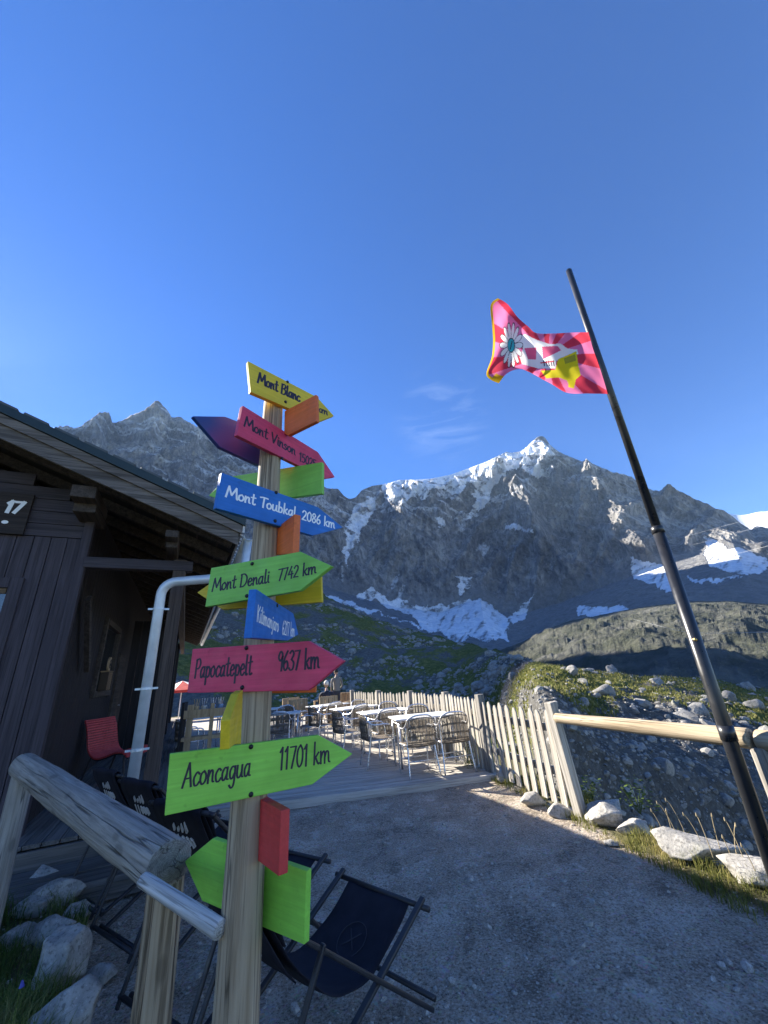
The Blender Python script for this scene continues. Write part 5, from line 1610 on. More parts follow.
copy_thing(ch0, 'woven chair at the left end of the second table', (-1.10, 9.25, DZ), tz - PI / 2 + 0.4)
copy_thing(t0, 'third white table along the fence', (-1.12, 11.0, DZ), tz + 0.45)
copy_thing(ch0, 'woven chair in front of the third table', (-1.05, 10.35, DZ), tz + 0.5)
copy_thing(ch0, 'woven chair at the left end of the third table', (-1.92, 10.75, DZ), tz - PI / 2 + 0.5)
copy_thing(t0, 'white table in the middle of the terrace behind the signpost', (-3.0, 10.7, DZ), 0.2)
copy_thing(ch0, 'woven chair in the middle of the terrace, just right of the signpost', (-2.75, 10.0, DZ), 0.15)
copy_thing(ch0, 'woven chair in the middle of the terrace, hidden mostly by the signpost', (-3.35, 9.95, DZ), 0.1)
copy_thing(ch0, 'woven chair alone beside the timber rack near the hut', (-4.62, 9.6, DZ), -0.9)
copy_thing(t0, 'white table far left on the terrace beside the hut', (-5.2, 11.2, DZ), 0.5)

copy_thing(t0, 'fourth white table along the fence, near the pine chairs', (-2.05, 12.5, DZ), tz + 0.5)
copy_thing(ch0, 'woven chair in front of the fourth table', (-1.85, 11.85, DZ), tz + 0.4)
copy_thing(ch0, 'woven chair at the left end of the fourth table', (-2.85, 12.1, DZ), tz - PI / 2 + 0.5)
copy_thing(ch0, 'woven chair behind the third table, by the fence', (-0.95, 11.65, DZ), tz + PI + 0.4)
copy_thing(ch0, 'woven chair behind the second table, by the fence', (-0.15, 10.05, DZ), tz + PI + 0.2)
copy_thing(t0, 'white table near the hut end of the terrace, beyond the middle table', (-3.9, 12.6, DZ), 0.3)
copy_thing(ch0, 'woven chair behind the middle table, facing us', (-3.0, 11.35, DZ), PI + 0.2)
copy_thing(ch0, 'woven chair right of the middle table, turned to it', (-2.2, 10.75, DZ), PI / 2 + 0.1)
copy_thing(ch0, 'woven chair in front of the table near the hut end', (-3.85, 11.9, DZ), 0.4)

# wooden armchairs and bench tables at the far end
M_pine = wood('pine_boards', (0.30, 0.20, 0.11), (0.50, 0.37, 0.22), 2, 0.8, 0.75, 0.4, 0.3, 0.004)
def wood_chair(label, loc, rz):
    t = thing('wooden_chair', label, 'chair', loc, rz, 'pine armchairs at the far end of the terrace')
    for x in (-0.26, 0.26):
        for y, h in ((0.24, 0.62), (-0.24, 0.88)):
            MB().box((x, y, h / 2), (0.06, 0.06, h)).build('leg', M_pine, t, bevel=0.004)
        MB().box((x, 0, 0.635), (0.09, 0.56, 0.028)).build('arm', M_pine, t, bevel=0.004)
    s_ = MB()
    for k in range(4): s_.box((0, -0.18 + k * 0.13, 0.42), (0.5, 0.115, 0.025))
    s_.build('seat', M_pine, t, bevel=0.003)
    b_ = MB()
    for k in range(4): b_.box((-0.18 + k * 0.12, -0.26, 0.66), (0.10, 0.022, 0.42))
    b_.box((0, -0.25, 0.885), (0.58, 0.04, 0.07))
    b_.build('backrest', M_pine, t, bevel=0.003)
    return t
wc0 = wood_chair('pine armchair under the seated person', (-2.30, 13.9, DZ), 0.35)
copy_thing(wc0, 'empty pine armchair left of the seated person', (-3.15, 13.6, DZ), 0.1)
copy_thing(wc0, 'empty pine armchair farthest left in the row', (-3.75, 14.6, DZ), 0.6)
copy_thing(wc0, 'empty pine armchair at the far end of the fence', (-1.95, 15.2, DZ), 2.6)
copy_thing(wc0, 'empty pine armchair behind the standing person', (-2.9, 16.6, DZ), 2.2)
def plank_table(label, loc, rz):
    t = thing('plank_table', label, 'table', loc, rz, 'low plank tables at the far end of the terrace')
    p_ = MB()
    for k in range(5): p_.box((0, -0.28 + k * 0.14, 0.43), (1.3, 0.13, 0.035))
    p_.build('tabletop', M_pine, t, bevel=0.003)
    for x in (-0.52, 0.52):
        for y in (-0.24, 0.24):
            MB().box((x, y, 0.205), (0.08, 0.08, 0.41)).build('leg', M_pine, t, bevel=0.003)
    return t
pt0 = plank_table('low plank table in front of the seated person', (-1.75, 14.5, DZ), 0.3)
copy_thing(pt0, 'low plank table left of the seated person', (-3.6, 13.0, DZ), 0.5)

# timber rack with cutlery pots beside the hut
rk = thing('timber_rack', 'open timber rack holding cutlery and jars beside the hut', 'rack', (-3.80, 8.45, DZ), 0.32)
MB().box((-0.40, 0, 0.62), (0.05, 0.40, 1.24)).build('side_panel', M_dark, rk, bevel=0.003)
for x in (-0.27, 0.12, 0.42):
    MB().box((x, -0.1, 0.60), (0.11 if x < 0 else 0.07, 0.05, 1.18)).build('upright', M_pine, rk, bevel=0.003)
for z in (0.18, 0.60, 0.98):
    MB().box((0.0, -0.02, z), (0.86, 0.26, 0.06)).build('shelf', M_pine, rk, bevel=0.003)
MB().box((0.0, -0.14, 1.05), (0.86, 0.03, 0.09)).build('front_rail', M_pine, rk, bevel=0.003)
M_blue = plain('enamel_blue', (0.20, 0.30, 0.48), 0.35); M_glz = plain('stoneware', (0.55, 0.52, 0.47), 0.4)
for i, x in enumerate((-0.16, -0.02, 0.14, 0.28)):
    j = thing('cutlery_pot', ('brown pot of wooden spoons at the left of the rack', 'pale pot next to the wooden spoons on the rack', 'blue enamel pot on the rack', 'blue enamel pot at the right end of the rack')[i], 'pot', (-3.80 + x * 0.95 - 0.02, 8.45 + x * 0.31 - 0.02, DZ + 1.012), 0, 'pots on the timber rack')
    MB().tube([(0, 0, 0), (0, 0, 0.13), (0, 0, 0.14)], [0.045, 0.055, 0.057], 14).build('pot', (M_pine, M_glz, M_blue, M_blue)[i], j, True)
    for k in range(6):
        a = k * 1.05
        MB().tube([(0.02 * math.cos(a), 0.02 * math.sin(a), 0.1), (0.06 * math.cos(a), 0.06 * math.sin(a), 0.27)], 0.006, 5).build('handle', (M_pine, M_alu, M_alu, M_alu)[i], j)

# red and white parasol at the far left
pr_ = thing('parasol', 'red and white parasol on a thin pole beyond the hut', 'parasol', (-11.0, 21.4, -0.36), 0.2)
MB().tube([(0, 0, 0), (0, 0, 2.15)], 0.022, 10).build('pole', M_white, pr_, True)
MB().tube([(0, 0, 0), (0, 0, 0.06)], 0.24, 20).build('base', M_glz, pr_)
cr, cw = MB(), MB()
for k in range(8):
    a0, a1 = k * PI / 4, (k + 1) * PI / 4
    mb = cr if k % 2 == 0 else cw
    tip = (0, 0, 2.20)
    A_, B_ = (1.25 * math.cos(a0), 1.25 * math.sin(a0), 1.78), (1.25 * math.cos(a1), 1.25 * math.sin(a1), 1.78)
    mb.add([tip, A_, B_, (A_[0], A_[1], 1.66), (B_[0], B_[1], 1.66)], [(0, 1, 2), (1, 3, 4, 2)])
for mb, mt in ((cr, paint('parasol_red', (0.62, 0.05, 0.04), 0.8)), (cw, plain('parasol_white', (0.78, 0.75, 0.72), 0.8))):
    o = mb.build('canopy', mt, pr_)
    q_ = o.modifiers.new('s', 'SOLIDIFY'); q_.thickness = 0.004
for k in range(8):
    a0 = k * PI / 4
    MB().tube([(0, 0, 2.17), (1.22 * math.cos(a0), 1.22 * math.sin(a0), 1.77)], 0.008, 5).build('rib', M_white, pr_)

# ================================================================ PEOPLE (far end of the terrace)
M_skin = plain('skin', (0.42, 0.26, 0.19), 0.55, bump=0); M_hair = plain('hair_dark', (0.02, 0.015, 0.012), 0.6)
M_navy = plain('navy_cloth', (0.018, 0.020, 0.032), 0.85); M_grey = plain('grey_cloth', (0.20, 0.19, 0.18), 0.85)
M_cap = plain('pale_cap', (0.62, 0.58, 0.52), 0.8); M_shoe = plain('shoe', (0.05, 0.045, 0.04), 0.7)
def skin_body(name, joints, edges, mat, parent, sub=2):
    me_ = bpy.data.meshes.new(name)
    keys = list(joints)
    me_.from_pydata([joints[k][0] for k in keys], [(keys.index(a), keys.index(b)) for a, b in edges], [])
    o = link(name, me_, mat, parent)
    sk = o.modifiers.new('skin', 'SKIN'); sk.use_smooth_shade = True
    sv = me_.skin_vertices[0].data if me_.skin_vertices else None
    if sv is None:
        bpy.context.view_layer.objects.active = o
        bpy.context.view_layer.update()
        sv = me_.skin_vertices[0].data
    for k, d_ in zip(keys, sv):
        r = joints[k][1]
        d_.radius = r if isinstance(r, tuple) else (r, r)
    sv[0].use_root = True
    ss = o.modifiers.new('sub', 'SUBSURF'); ss.levels = ss.render_levels = sub
    return o
def head(parent, c, yaw, mat_top, cap):
    c = Vector(c); R_ = Matrix.Rotation(yaw, 4, 'Z')
    def el(c_, s_, n1=14, n2=10):
        P = []
        for i in range(n2 + 1):
            th = PI * i / n2
            P.append([tuple(c + R_ @ Vector((c_[0] + s_[0] * math.sin(th) * math.cos(2 * PI * k / n1), c_[1] + s_[1] * math.sin(th) * math.sin(2 * PI * k / n1), c_[2] + s_[2] * math.cos(th)))) for k in range(n1 + 1)])
        return P
    h = MB()
    h.grid(el((0, 0, 0), (0.073, 0.090, 0.108)))
    h.grid(el((0, 0.092, -0.012), (0.013, 0.018, 0.024), 8, 6))
    for x in (-0.074, 0.074): h.grid(el((x, -0.005, -0.01), (0.010, 0.02, 0.03), 8, 6))
    h.grid(el((0, 0.078, -0.055), (0.026, 0.012, 0.008), 8, 6))
    o = h.build('head', M_skin, parent, True)
    e = MB()
    for x in (-0.03, 0.03): e.grid(el((x, 0.083, 0.012), (0.012, 0.007, 0.007), 8, 6))
    e.build('eyes', M_hair, o, True)
    g = MB(); g.grid(el((0, -0.018, 0.03), (0.081, 0.086, 0.092)))
    if cap:
        g.box(c + R_ @ Vector((0, 0.10, 0.045)), (0.12, 0.09, 0.012), (0, 0, yaw))
    g.build('cap' if cap else 'hair', mat_top, o, True)
    return o
def person(label, loc, rz, seated, top, legs, cap):
    t = thing('person', label, 'person', loc, rz)
    if seated:
        J = {'pelvis': ((0, 0, 0.53), (0.145, 0.115)), 'waist': ((0, -0.02, 0.70), (0.13, 0.10)), 'chest': ((0, 0.02, 0.90), (0.155, 0.11)), 'neck': ((0, 0.07, 1.08), 0.055), 'headb': ((0, 0.10, 1.17), 0.05)}
        kn, an = (0.11, 0.46, 0.50), (0.12, 0.42, 0.09)
        sh, elb, wr, hd_ = (0.19, 0.04, 1.00), (0.25, 0.16, 0.76), (0.15, 0.36, 0.66), (0.13, 0.43, 0.64)
        hc = (0, 0.12, 1.27)
    else:
        J = {'pelvis': ((0, 0, 0.94), (0.14, 0.105)), 'waist': ((0, 0, 1.10), (0.125, 0.095)), 'chest': ((0, 0.0, 1.30), (0.15, 0.105)), 'neck': ((0, 0.01, 1.48), 0.055), 'headb': ((0, 0.02, 1.56), 0.05)}
        kn, an = (0.10, 0.03, 0.50), (0.11, -0.01, 0.09)
        sh, elb, wr, hd_ = (0.185, 0.0, 1.40), (0.24, -0.02, 1.12), (0.16, 0.16, 0.98), (0.12, 0.22, 0.97)
        hc = (0, 0.035, 1.64)
    E_ = [('pelvis', 'waist'), ('waist', 'chest'), ('chest', 'neck'), ('neck', 'headb')]
    for s_, nm in ((-1, 'l'), (1, 'r')):
        mx = lambda p, z=0.0: (p[0] * s_, p[1], p[2])
        J['hip' + nm] = (mx((0.085, 0.0, J['pelvis'][0][2] - 0.04)), 0.085)
        J['kn' + nm] = (mx(kn), 0.058); J['an' + nm] = (mx(an), 0.040)
        J['toe' + nm] = (mx((an[0] + 0.01, an[1] + 0.15, 0.04)), (0.042, 0.032))
        J['sh' + nm] = (mx(sh), 0.058); J['el' + nm] = (mx(elb), 0.042); J['wr' + nm] = (mx(wr), 0.030)
        E_ += [('pelvis', 'hip' + nm), ('hip' + nm, 'kn' + nm), ('kn' + nm, 'an' + nm), ('an' + nm, 'toe' + nm), ('chest', 'sh' + nm), ('sh' + nm, 'el' + nm), ('el' + nm, 'wr' + nm)]
        # hand: palm and five fingers
        w0, h0 = Vector(mx(wr)), Vector(mx(hd_)); fd = (h0 - w0).normalized(); side = fd.cross(Vector((0, 0, 1))).normalized()
        J['pm' + nm] = (tuple(h0), (0.032, 0.018)); E_.append(('wr' + nm, 'pm' + nm))
        for k, ln in enumerate((0.062, 0.075, 0.072, 0.056)):
            p = h0 + side * (k - 1.5) * 0.017 + fd * 0.035
            J['f%d%s' % (k, nm)] = (tuple(p), 0.009); J['g%d%s' % (k, nm)] = (tuple(p + fd * ln + Vector((0, 0, -0.02))), 0.007)
            E_ += [('pm' + nm, 'f%d%s' % (k, nm)), ('f%d%s' % (k, nm), 'g%d%s' % (k, nm))]
        J['th' + nm] = (tuple(h0 - side * 0.045 * s_ - fd * 0.005), 0.009); E_.append(('pm' + nm, 'th' + nm))
    # cloth colours by height and reach on the single body
    b = skin_body('body', J, E_, None, t)
    mt = NT('clothed_body')
    s_x = mt.n('ShaderNodeSeparateXYZ'); mt.l(mt.coord('Object'), s_x.inputs[0])
    hip = J['pelvis'][0][2]
    if seated:
        legm = mt.math('MAXIMUM', mt.rng(s_x.outputs['Z'], hip + 0.075, hip + 0.07, 0, 1), 0.0)
        handm = mt.math('MULTIPLY', mt.rng(s_x.outputs['Y'], 0.355, 0.36, 0, 1), mt.rng(s_x.outputs['Z'], 0.575, 0.58, 0, 1))
    else:
        legm = mt.math('MULTIPLY', mt.rng(s_x.outputs['Z'], hip + 0.03, hip + 0.02, 0, 1), mt.rng(s_x.outputs['Y'], 0.15, 0.14, 0, 1))
        handm = mt.rng(s_x.outputs['Y'], 0.15, 0.155, 0, 1)
        handm = mt.math('MULTIPLY', handm, mt.rng(s_x.outputs['Z'], 0.8, 0.81, 0, 1))
    neckm = mt.rng(s_x.outputs['Z'], J['neck'][0][2] - 0.01, J['neck'][0][2], 0, 1)
    shoem = mt.rng(s_x.outputs['Z'], 0.10, 0.095, 0, 1)
    c_ = mt.mix(legm, top, legs); c_ = mt.mix(shoem, c_, (0.05, 0.045, 0.04)); c_ = mt.mix(mt.math('MAXIMUM', handm, neckm), c_, (0.42, 0.26, 0.19))
    mt.color(c_).rough(0.8)
    b.data.materials.append(mt.m)
    head(t, hc, 0, M_cap if cap else M_hair, cap)
    return t
person('person in dark clothes and a pale cap seated on a pine chair', (-2.30, 13.9, DZ - 0.0), 0.35, True, (0.018, 0.020, 0.032), (0.03, 0.03, 0.04), True)
person('person with dark hair standing at the far end of the terrace', (-2.32, 16.3, DZ), 0.6, False, (0.17, 0.155, 0.14), (0.03, 0.032, 0.045), False)

# ================================================================ ROCKS, BOULDERS, RUBBLE
import bmesh
def rock_data(seed, sub=4):
    bm = bmesh.new(); bmesh.ops.create_icosphere(bm, subdivisions=sub, radius=1.0)
    co = np.array([v_.co[:] for v_ in bm.verts])
    rs = np.random.RandomState(seed)
    # flatten against a few random planes for broken faces, then roughen
    for _ in range(15):
        n_ = rs.normal(size=3); n_ /= np.linalg.norm(n_)
        d_ = rs.uniform(0.5, 0.82)
        s_ = co @ n_ - d_
        co = co - np.where(s_ > 0, s_ * 0.94, 0)[:, None] * n_
    r_ = 1 + 0.11 * fbm(co[:, 0] * 1.3 + seed, co[:, 1] * 1.3, co[:, 2] * 1.3, 4, seed) + (0.05 * fbm(co[:, 0] * 6, co[:, 1] * 6, co[:, 2] * 6, 3, seed + 3) if sub > 2 else 0)
    co = co * r_[:, None]
    f_ = np.array([[v_.index for v_ in fc.verts] for fc in bm.faces])
    bm.free()
    return co, f_
M_rock = rock_mat('granite', (0.21, 0.20, 0.182), (0.47, 0.45, 0.41), 5.0, 0.35, 0.02)
M_rock_b = rock_mat('moraine_stone', (0.13, 0.128, 0.12), (0.34, 0.33, 0.31), 1.2, 0.25, 0.05)
def rock(label, px, py, z, size, seed, sink=0.25, name='rock', D=None, grp='granite rocks lining the gravel', mat=None, rz=None, cat='rock'):
    p = at_z(px, py, z) if D is None else at_d(px, py, D)
    co, f_ = rock_data(seed, 4)
    co = co * np.array(size) / 2
    me_ = numpy_mesh(name, co, f_)
    o = link(name, me_, mat or M_rock)
    zb_ = (float(ground_z(np.array([p.x]), np.array([p.y]))[0]) if D is None else p.z)
    o.location = (p.x, p.y, zb_ + size[2] * (0.5 - sink))
    o.rotation_euler = (0, 0, rz if rz is not None else seed * 1.7)
    return tag(o, label, cat, grp)
rock('broad grey rock at the foot of the leaning fence post, right side', 607, 820, 0.0, (0.60, 0.42, 0.30), 11, 0.25, rz=0.6)
rock('low grey rock next right of the leaning post rock', 636, 830, 0.0, (0.44, 0.32, 0.18), 12, rz=0.3)
rock('wide flat rock in the sun halfway to the flagpole', 697, 858, 0.0, (0.78, 0.40, 0.24), 13, rz=-0.5)
rock('grey rock lowest right, under the flagpole', 757, 882, 0.0, (0.50, 0.36, 0.18), 14, rz=-0.6)
rock('rounded rock just left of the leaning fence post', 560, 812, 0.0, (0.40, 0.34, 0.17), 15, rz=0.4)
rock('rounded rock under the pickets, second left of the leaning post', 533, 803, 0.0, (0.42, 0.30, 0.17), 16, rz=0.2)
rock('small rock by the square post at the deck corner', 503, 782, 0.0, (0.30, 0.26, 0.22), 17)
rock('small flat stone in the shade beside the fence rocks', 612, 842, -0.02, (0.16, 0.12, 0.08), 18)
rock('tall pale rock standing in the grass under the handrail', 57, 990, 0.0, (0.30, 0.34, 0.44), 21, 0.16, rz=0.5)
rock('big pale rock lowest in the left corner', 48, 1062, 0.0, (0.40, 0.34, 0.36), 22, 0.2, rz=0.2)
rock('pale rock third up the grassy verge, beside the tall rock', 55, 912, 0.02, (0.40, 0.26, 0.24), 23, rz=0.2)
rock('narrow pale rock fourth up the grassy verge', 43, 893, 0.02, (0.34, 0.24, 0.22), 24, rz=0.5)
rock('pale rock fifth up the grassy verge', 40, 882, 0.03, (0.38, 0.28, 0.24), 25, rz=0.1)
rock('large jagged rock below the porch step', 27, 862, 0.03, (0.66, 0.42, 0.40), 26, 0.3, rz=0.6)
rock('rock at the corner of the porch step, in shade', 68, 853, 0.02, (0.40, 0.32, 0.34), 27, rz=0.4)
rock('mossy dark rock half buried in the grass left of the tall rock', 50, 940, 0.02, (0.34, 0.24, 0.16), 28, rz=0.1)

rock('small pale rock at the left picture edge, below the log post', 14, 892, 0.0, (0.36, 0.26, 0.24), 41, rz=0.3)
rock('pale rock tucked against the path edge of the verge, above the tall rock', 78, 922, 0.0, (0.26, 0.20, 0.18), 42, rz=0.9)
rock('half sunk rock in the middle of the grassy verge', 30, 925, 0.0, (0.32, 0.24, 0.20), 43, rz=0.2)
rock('low dark rock at the left edge among tall grass', 12, 950, 0.0, (0.30, 0.22, 0.18), 44, rz=0.7)
rock('small rock on the gravel side of the tall pale rock', 100, 978, 0.0, (0.18, 0.14, 0.12), 45, rz=0.1)
TEMPL = [rock_data(200 + k, 2) for k in range(14)]
TEMPL0 = [rock_data(300 + k, 1) for k in range(14)]
def scatter(name, pts, sizes, templ, mat, rs, flat=0.75):
    VV, FF, b = [], [], 0
    for p, s in zip(pts, sizes):
        co, f_ = templ[rs.randint(len(templ))]
        a, c_ = rs.uniform(0, 2 * PI), rs.uniform(-0.5, 0.5)
        Rz = np.array([[math.cos(a), -math.sin(a), 0], [math.sin(a), math.cos(a), 0], [0, 0, 1]])
        Rx = np.array([[1, 0, 0], [0, math.cos(c_), -math.sin(c_)], [0, math.sin(c_), math.cos(c_)]])
        sc_ = s * np.array([rs.uniform(0.8, 1.3), rs.uniform(0.7, 1.1), rs.uniform(0.5, 0.95) * flat / 0.75])
        VV.append((co * sc_ * 0.5) @ Rx.T @ Rz.T + p); FF.append(f_ + b); b += len(co)
    me_ = numpy_mesh(name, np.concatenate(VV), np.concatenate(FF), False)
    return link(name, me_, mat)
rs = np.random.RandomState(4)
VS = V[:n_m]
rr_ = np.hypot(VS[..., 0], VS[..., 1])
okm = (rr_ > r0[None, :] + 0.9) & (rr_ < 100) & (AZ[None, :] > 2) & (AZ[None, :] < 60) & (SEG[:n_m] <= 1)[:, None]
cand = np.argwhere(okm)
ci = cand[rs.choice(len(cand), 17000)]
pts = VS[ci[:, 0], ci[:, 1]]
gsel = grass[ci[:, 0], ci[:, 1]]
keep = rs.uniform(size=len(pts)) > gsel * 0.8
pts = pts[keep]
okh = (rr_ > 70) & (rr_ < 330) & (AZ[None, :] > -30) & (AZ[None, :] < 20) & (SEG[:n_m] == 1)[:, None]
ch_ = np.argwhere(okh); ci2 = ch_[rs.choice(len(ch_), 9000)]
k2 = fbm(VS[ci2[:, 0], ci2[:, 1], 0] / 30, VS[ci2[:, 0], ci2[:, 1], 1] / 30, 0, 3, 180) > 0.05
pts = np.concatenate([pts, VS[ci2[k2, 0], ci2[k2, 1]]])
rad = np.hypot(pts[:, 0], pts[:, 1])
sizes = np.clip(0.05 * np.exp(rs.normal(0, 0.8, len(pts))) * (rad / 9) ** np.where(rad > 70, 0.95, 0.75), 0.03, 3.0)
o = scatter('rubble', pts, sizes, TEMPL, M_rock_b, rs)
tag(o, 'loose grey rubble on the moraine slope', kind='stuff')
# the larger boulders of the moraine, one by one
def moraine_at(px, py):
    a_, e_ = azel(px, py)
    j = int(np.argmin(np.abs(AZ - a_)))
    el_ = np.degrees(np.arctan2(VS[:, j, 2] - EYE, np.hypot(VS[:, j, 0], VS[:, j, 1])))
    for i in range(3, len(el_)):
        if el_[i] >= e_ and SEG[i] >= 0 and rr_[i, j] > r0[j] + 2:
            return Vector(VS[i, j])
    return Vector(VS[np.argmax(el_), j])
BL = [(604, 694, 1.7, 'dark shadowed boulder below the crest, above the fence rail'), (612, 668, 1.5, 'pale boulder on the crest line left of the flagpole'), (571, 674, 1.3, 'boulder at the left end of the sunlit crest'), (700, 711, 1.5, 'rounded boulder left of the flagpole on the slope'), (727, 700, 1.6, 'large pale boulder just right of the flagpole'), (752, 707, 1.5, 'pale boulder near the right edge of the slope'), (655, 768, 0.8, 'upright boulder in the shade under the rail'), (585, 705, 1.1, 'flat boulder in the grass above the fence rail')]
for k, (px, py, s, lb) in enumerate(BL):
    p = moraine_at(px, py)
    co, f_ = rock_data(60 + k, 3)
    s *= min(1.3, math.hypot(p.x, p.y) / 34)
    me_ = numpy_mesh('boulder', co * np.array((s, s * 0.8, s * 0.8)) / 2, f_)
    o = link('boulder', me_, M_rock_b)
    o.location = (p.x, p.y, p.z + s * 0.02); o.rotation_euler = (0, 0, k * 1.1)
    tag(o, lb, 'boulder', 'boulders on the moraine')
# pebbles pressed into the gravel
n_p = 14000
a_ = np.radians(rs.uniform(-42, 46, n_p)); d_ = 1.9 + 6.5 * rs.uniform(size=n_p) ** 1.5
ppx, ppy = d_ * np.sin(a_), d_ * np.cos(a_)
e_ = edge_dist(ppx, ppy)
k_ = (e_ < -0.2) & ~((ppy > 5.8 + 0.18 * (ppx + 3.4)) & (ppx > -3.4))
ppx, ppy = ppx[k_], ppy[k_]
gzz = ground_z(ppx, ppy)
sz = np.clip(0.011 * np.exp(rs.normal(0, 0.7, len(ppx))), 0.005, 0.09)
o = scatter('pebbles', np.stack([ppx, ppy, gzz + sz * 0.05], -1), sz, TEMPL0, rock_mat('pebble', (0.20, 0.175, 0.145), (0.52, 0.47, 0.41), 20.0, 0.0, 0.002), rs)
tag(o, 'loose pebbles on the gravel', kind='stuff')

# ================================================================ GRASS AND DRY STEMS
def blades(name, px_, py_, pz_, h, w_, mat, rs, lean=0.5):
    n_ = len(px_)
    a = rs.uniform(0, 2 * PI, n_); la = rs.uniform(0, 2 * PI, n_); ll = rs.uniform(0.1, lean, n_)
    dx, dy = np.cos(a) * w_ / 2, np.sin(a) * w_ / 2
    lx, ly = np.cos(la) * h * ll, np.sin(la) * h * ll
    P = np.zeros((n_, 5, 3))
    base_ = np.stack([px_, py_, pz_ - 0.01], -1)
    P[:, 0] = base_ - np.stack([dx, dy, 0 * dx], -1); P[:, 1] = base_ + np.stack([dx, dy, 0 * dx], -1)
    mid = base_ + np.stack([lx * .3, ly * .3, h * 0.6], -1)
    P[:, 2] = mid - np.stack([dx, dy, 0 * dx], -1) * .7; P[:, 3] = mid + np.stack([dx, dy, 0 * dx], -1) * .7
    P[:, 4] = base_ + np.stack([lx, ly, h * (1 - ll * .35)], -1)
    i_ = np.arange(n_) * 5
    F_ = np.concatenate([np.stack([i_, i_ + 1, i_ + 3], 1), np.stack([i_, i_ + 3, i_ + 2], 1), np.stack([i_ + 2, i_ + 3, i_ + 4], 1)])
    me_ = numpy_mesh(name, P.reshape(-1, 3), F_, False)
    return link(name, me_, mat)
def grass_mat(name, stops):
    t_ = NT(name)
    n1 = t_.noise(3.0, 3, 0.5, t_.coord('Object')); n2 = t_.noise(60, 2, 0.5, t_.coord('Object'))
    c_ = t_.ramp(t_.math('ADD', t_.math('MULTIPLY', n1, 0.6), t_.math('MULTIPLY', n2, 0.4)), stops)
    t_.color(c_).rough(0.7).spec(0.2)
    tb_ = t_.n('ShaderNodeBsdfTranslucent'); t_.l(c_, tb_.inputs['Color'])
    mx_ = t_.n('ShaderNodeMixShader'); mx_.inputs[0].default_value = 0.35
    t_.l(t_.b.outputs[0], mx_.inputs[1]); t_.l(tb_.outputs[0], mx_.inputs[2]); t_.l(mx_.outputs[0], t_.out.inputs['Surface'])
    return t_.m
M_gr1 = grass_mat('verge_grass', [(0.3, (0.07, 0.10, 0.02)), (0.5, (0.17, 0.175, 0.045)), (0.65, (0.36, 0.30, 0.13))])
M_gr2 = grass_mat('shade_grass', [(0.3, (0.05, 0.09, 0.018)), (0.5, (0.11, 0.16, 0.035)), (0.68, (0.32, 0.30, 0.13))])
n_g = 90000
gx_ = rs.uniform(-0.6, 3.3, n_g); gy_ = rs.uniform(1.5, 11, n_g)
e_ = edge_dist(gx_, gy_)
cl = fbm(gx_ * 2.4, gy_ * 2.4, 0, 3, 77)
k_ = (e_ > -0.50) & (e_ < 0.45) & (cl > -0.22)
gx_, gy_, cl = gx_[k_], gy_[k_], cl[k_]
hh_ = np.clip(0.06 + 0.16 * np.clip(cl + 0.15, 0, 1) + rs.uniform(-.02, .03, len(gx_)), 0.03, 0.22)
o = blades('grass', gx_, gy_, ground_z(gx_, gy_), hh_, 0.006 + 0 * gx_, M_gr1, rs, 0.8)
tag(o, 'sunlit dry grass along the terrace edge', kind='stuff')
n_g = 90000
gx_ = rs.uniform(-6.0, -1.2, n_g); gy_ = rs.uniform(1.6, 7.5, n_g)
lf = soil_mask(gx_, gy_)[1]
cl = fbm(gx_ * 1.8, gy_ * 1.8, 0, 3, 78)
q_ = (gx_ - HUT.x) * Bd.x + (gy_ - HUT.y) * Bd.y; w_ = (gx_ - HUT.x) * Ad.x + (gy_ - HUT.y) * Ad.y
k_ = (lf > 0.35) & (cl > -0.4) & ~((w_ > -1.1) & (q_ < 1.7))
gx_, gy_, cl = gx_[k_], gy_[k_], cl[k_]
hh_ = np.clip(0.10 + 0.22 * np.clip(cl + 0.2, 0, 1) + rs.uniform(-.03, .08, len(gx_)), 0.04, 0.42)
o = blades('grass', gx_, gy_, ground_z(gx_, gy_), hh_, 0.006 + 0 * gx_, M_gr2, rs, 0.75)
tag(o, 'deep green grass of the shaded left verge', kind='stuff')
# short turf on the moraine crest
cand2 = np.argwhere((rr_ > 8) & (rr_ < 70) & (AZ[None, :] > -5) & (AZ[None, :] < 60) & (SEG[:n_m] == 1)[:, None] & (grass[:n_m] > 0.4))
ci = cand2[rs.choice(len(cand2), 24000)]
pts = VS[ci[:, 0], ci[:, 1]] + rs.uniform(-0.3, 0.3, (len(ci), 3)) * np.array((1, 1, 0))
o = blades('turf', pts[:, 0], pts[:, 1], pts[:, 2] - 0.05, rs.uniform(0.10, 0.32, len(pts)), 0.10 + 0 * pts[:, 0], M_gr1, rs, 1.2)
tag(o, 'yellow green turf on the moraine crest', kind='stuff')
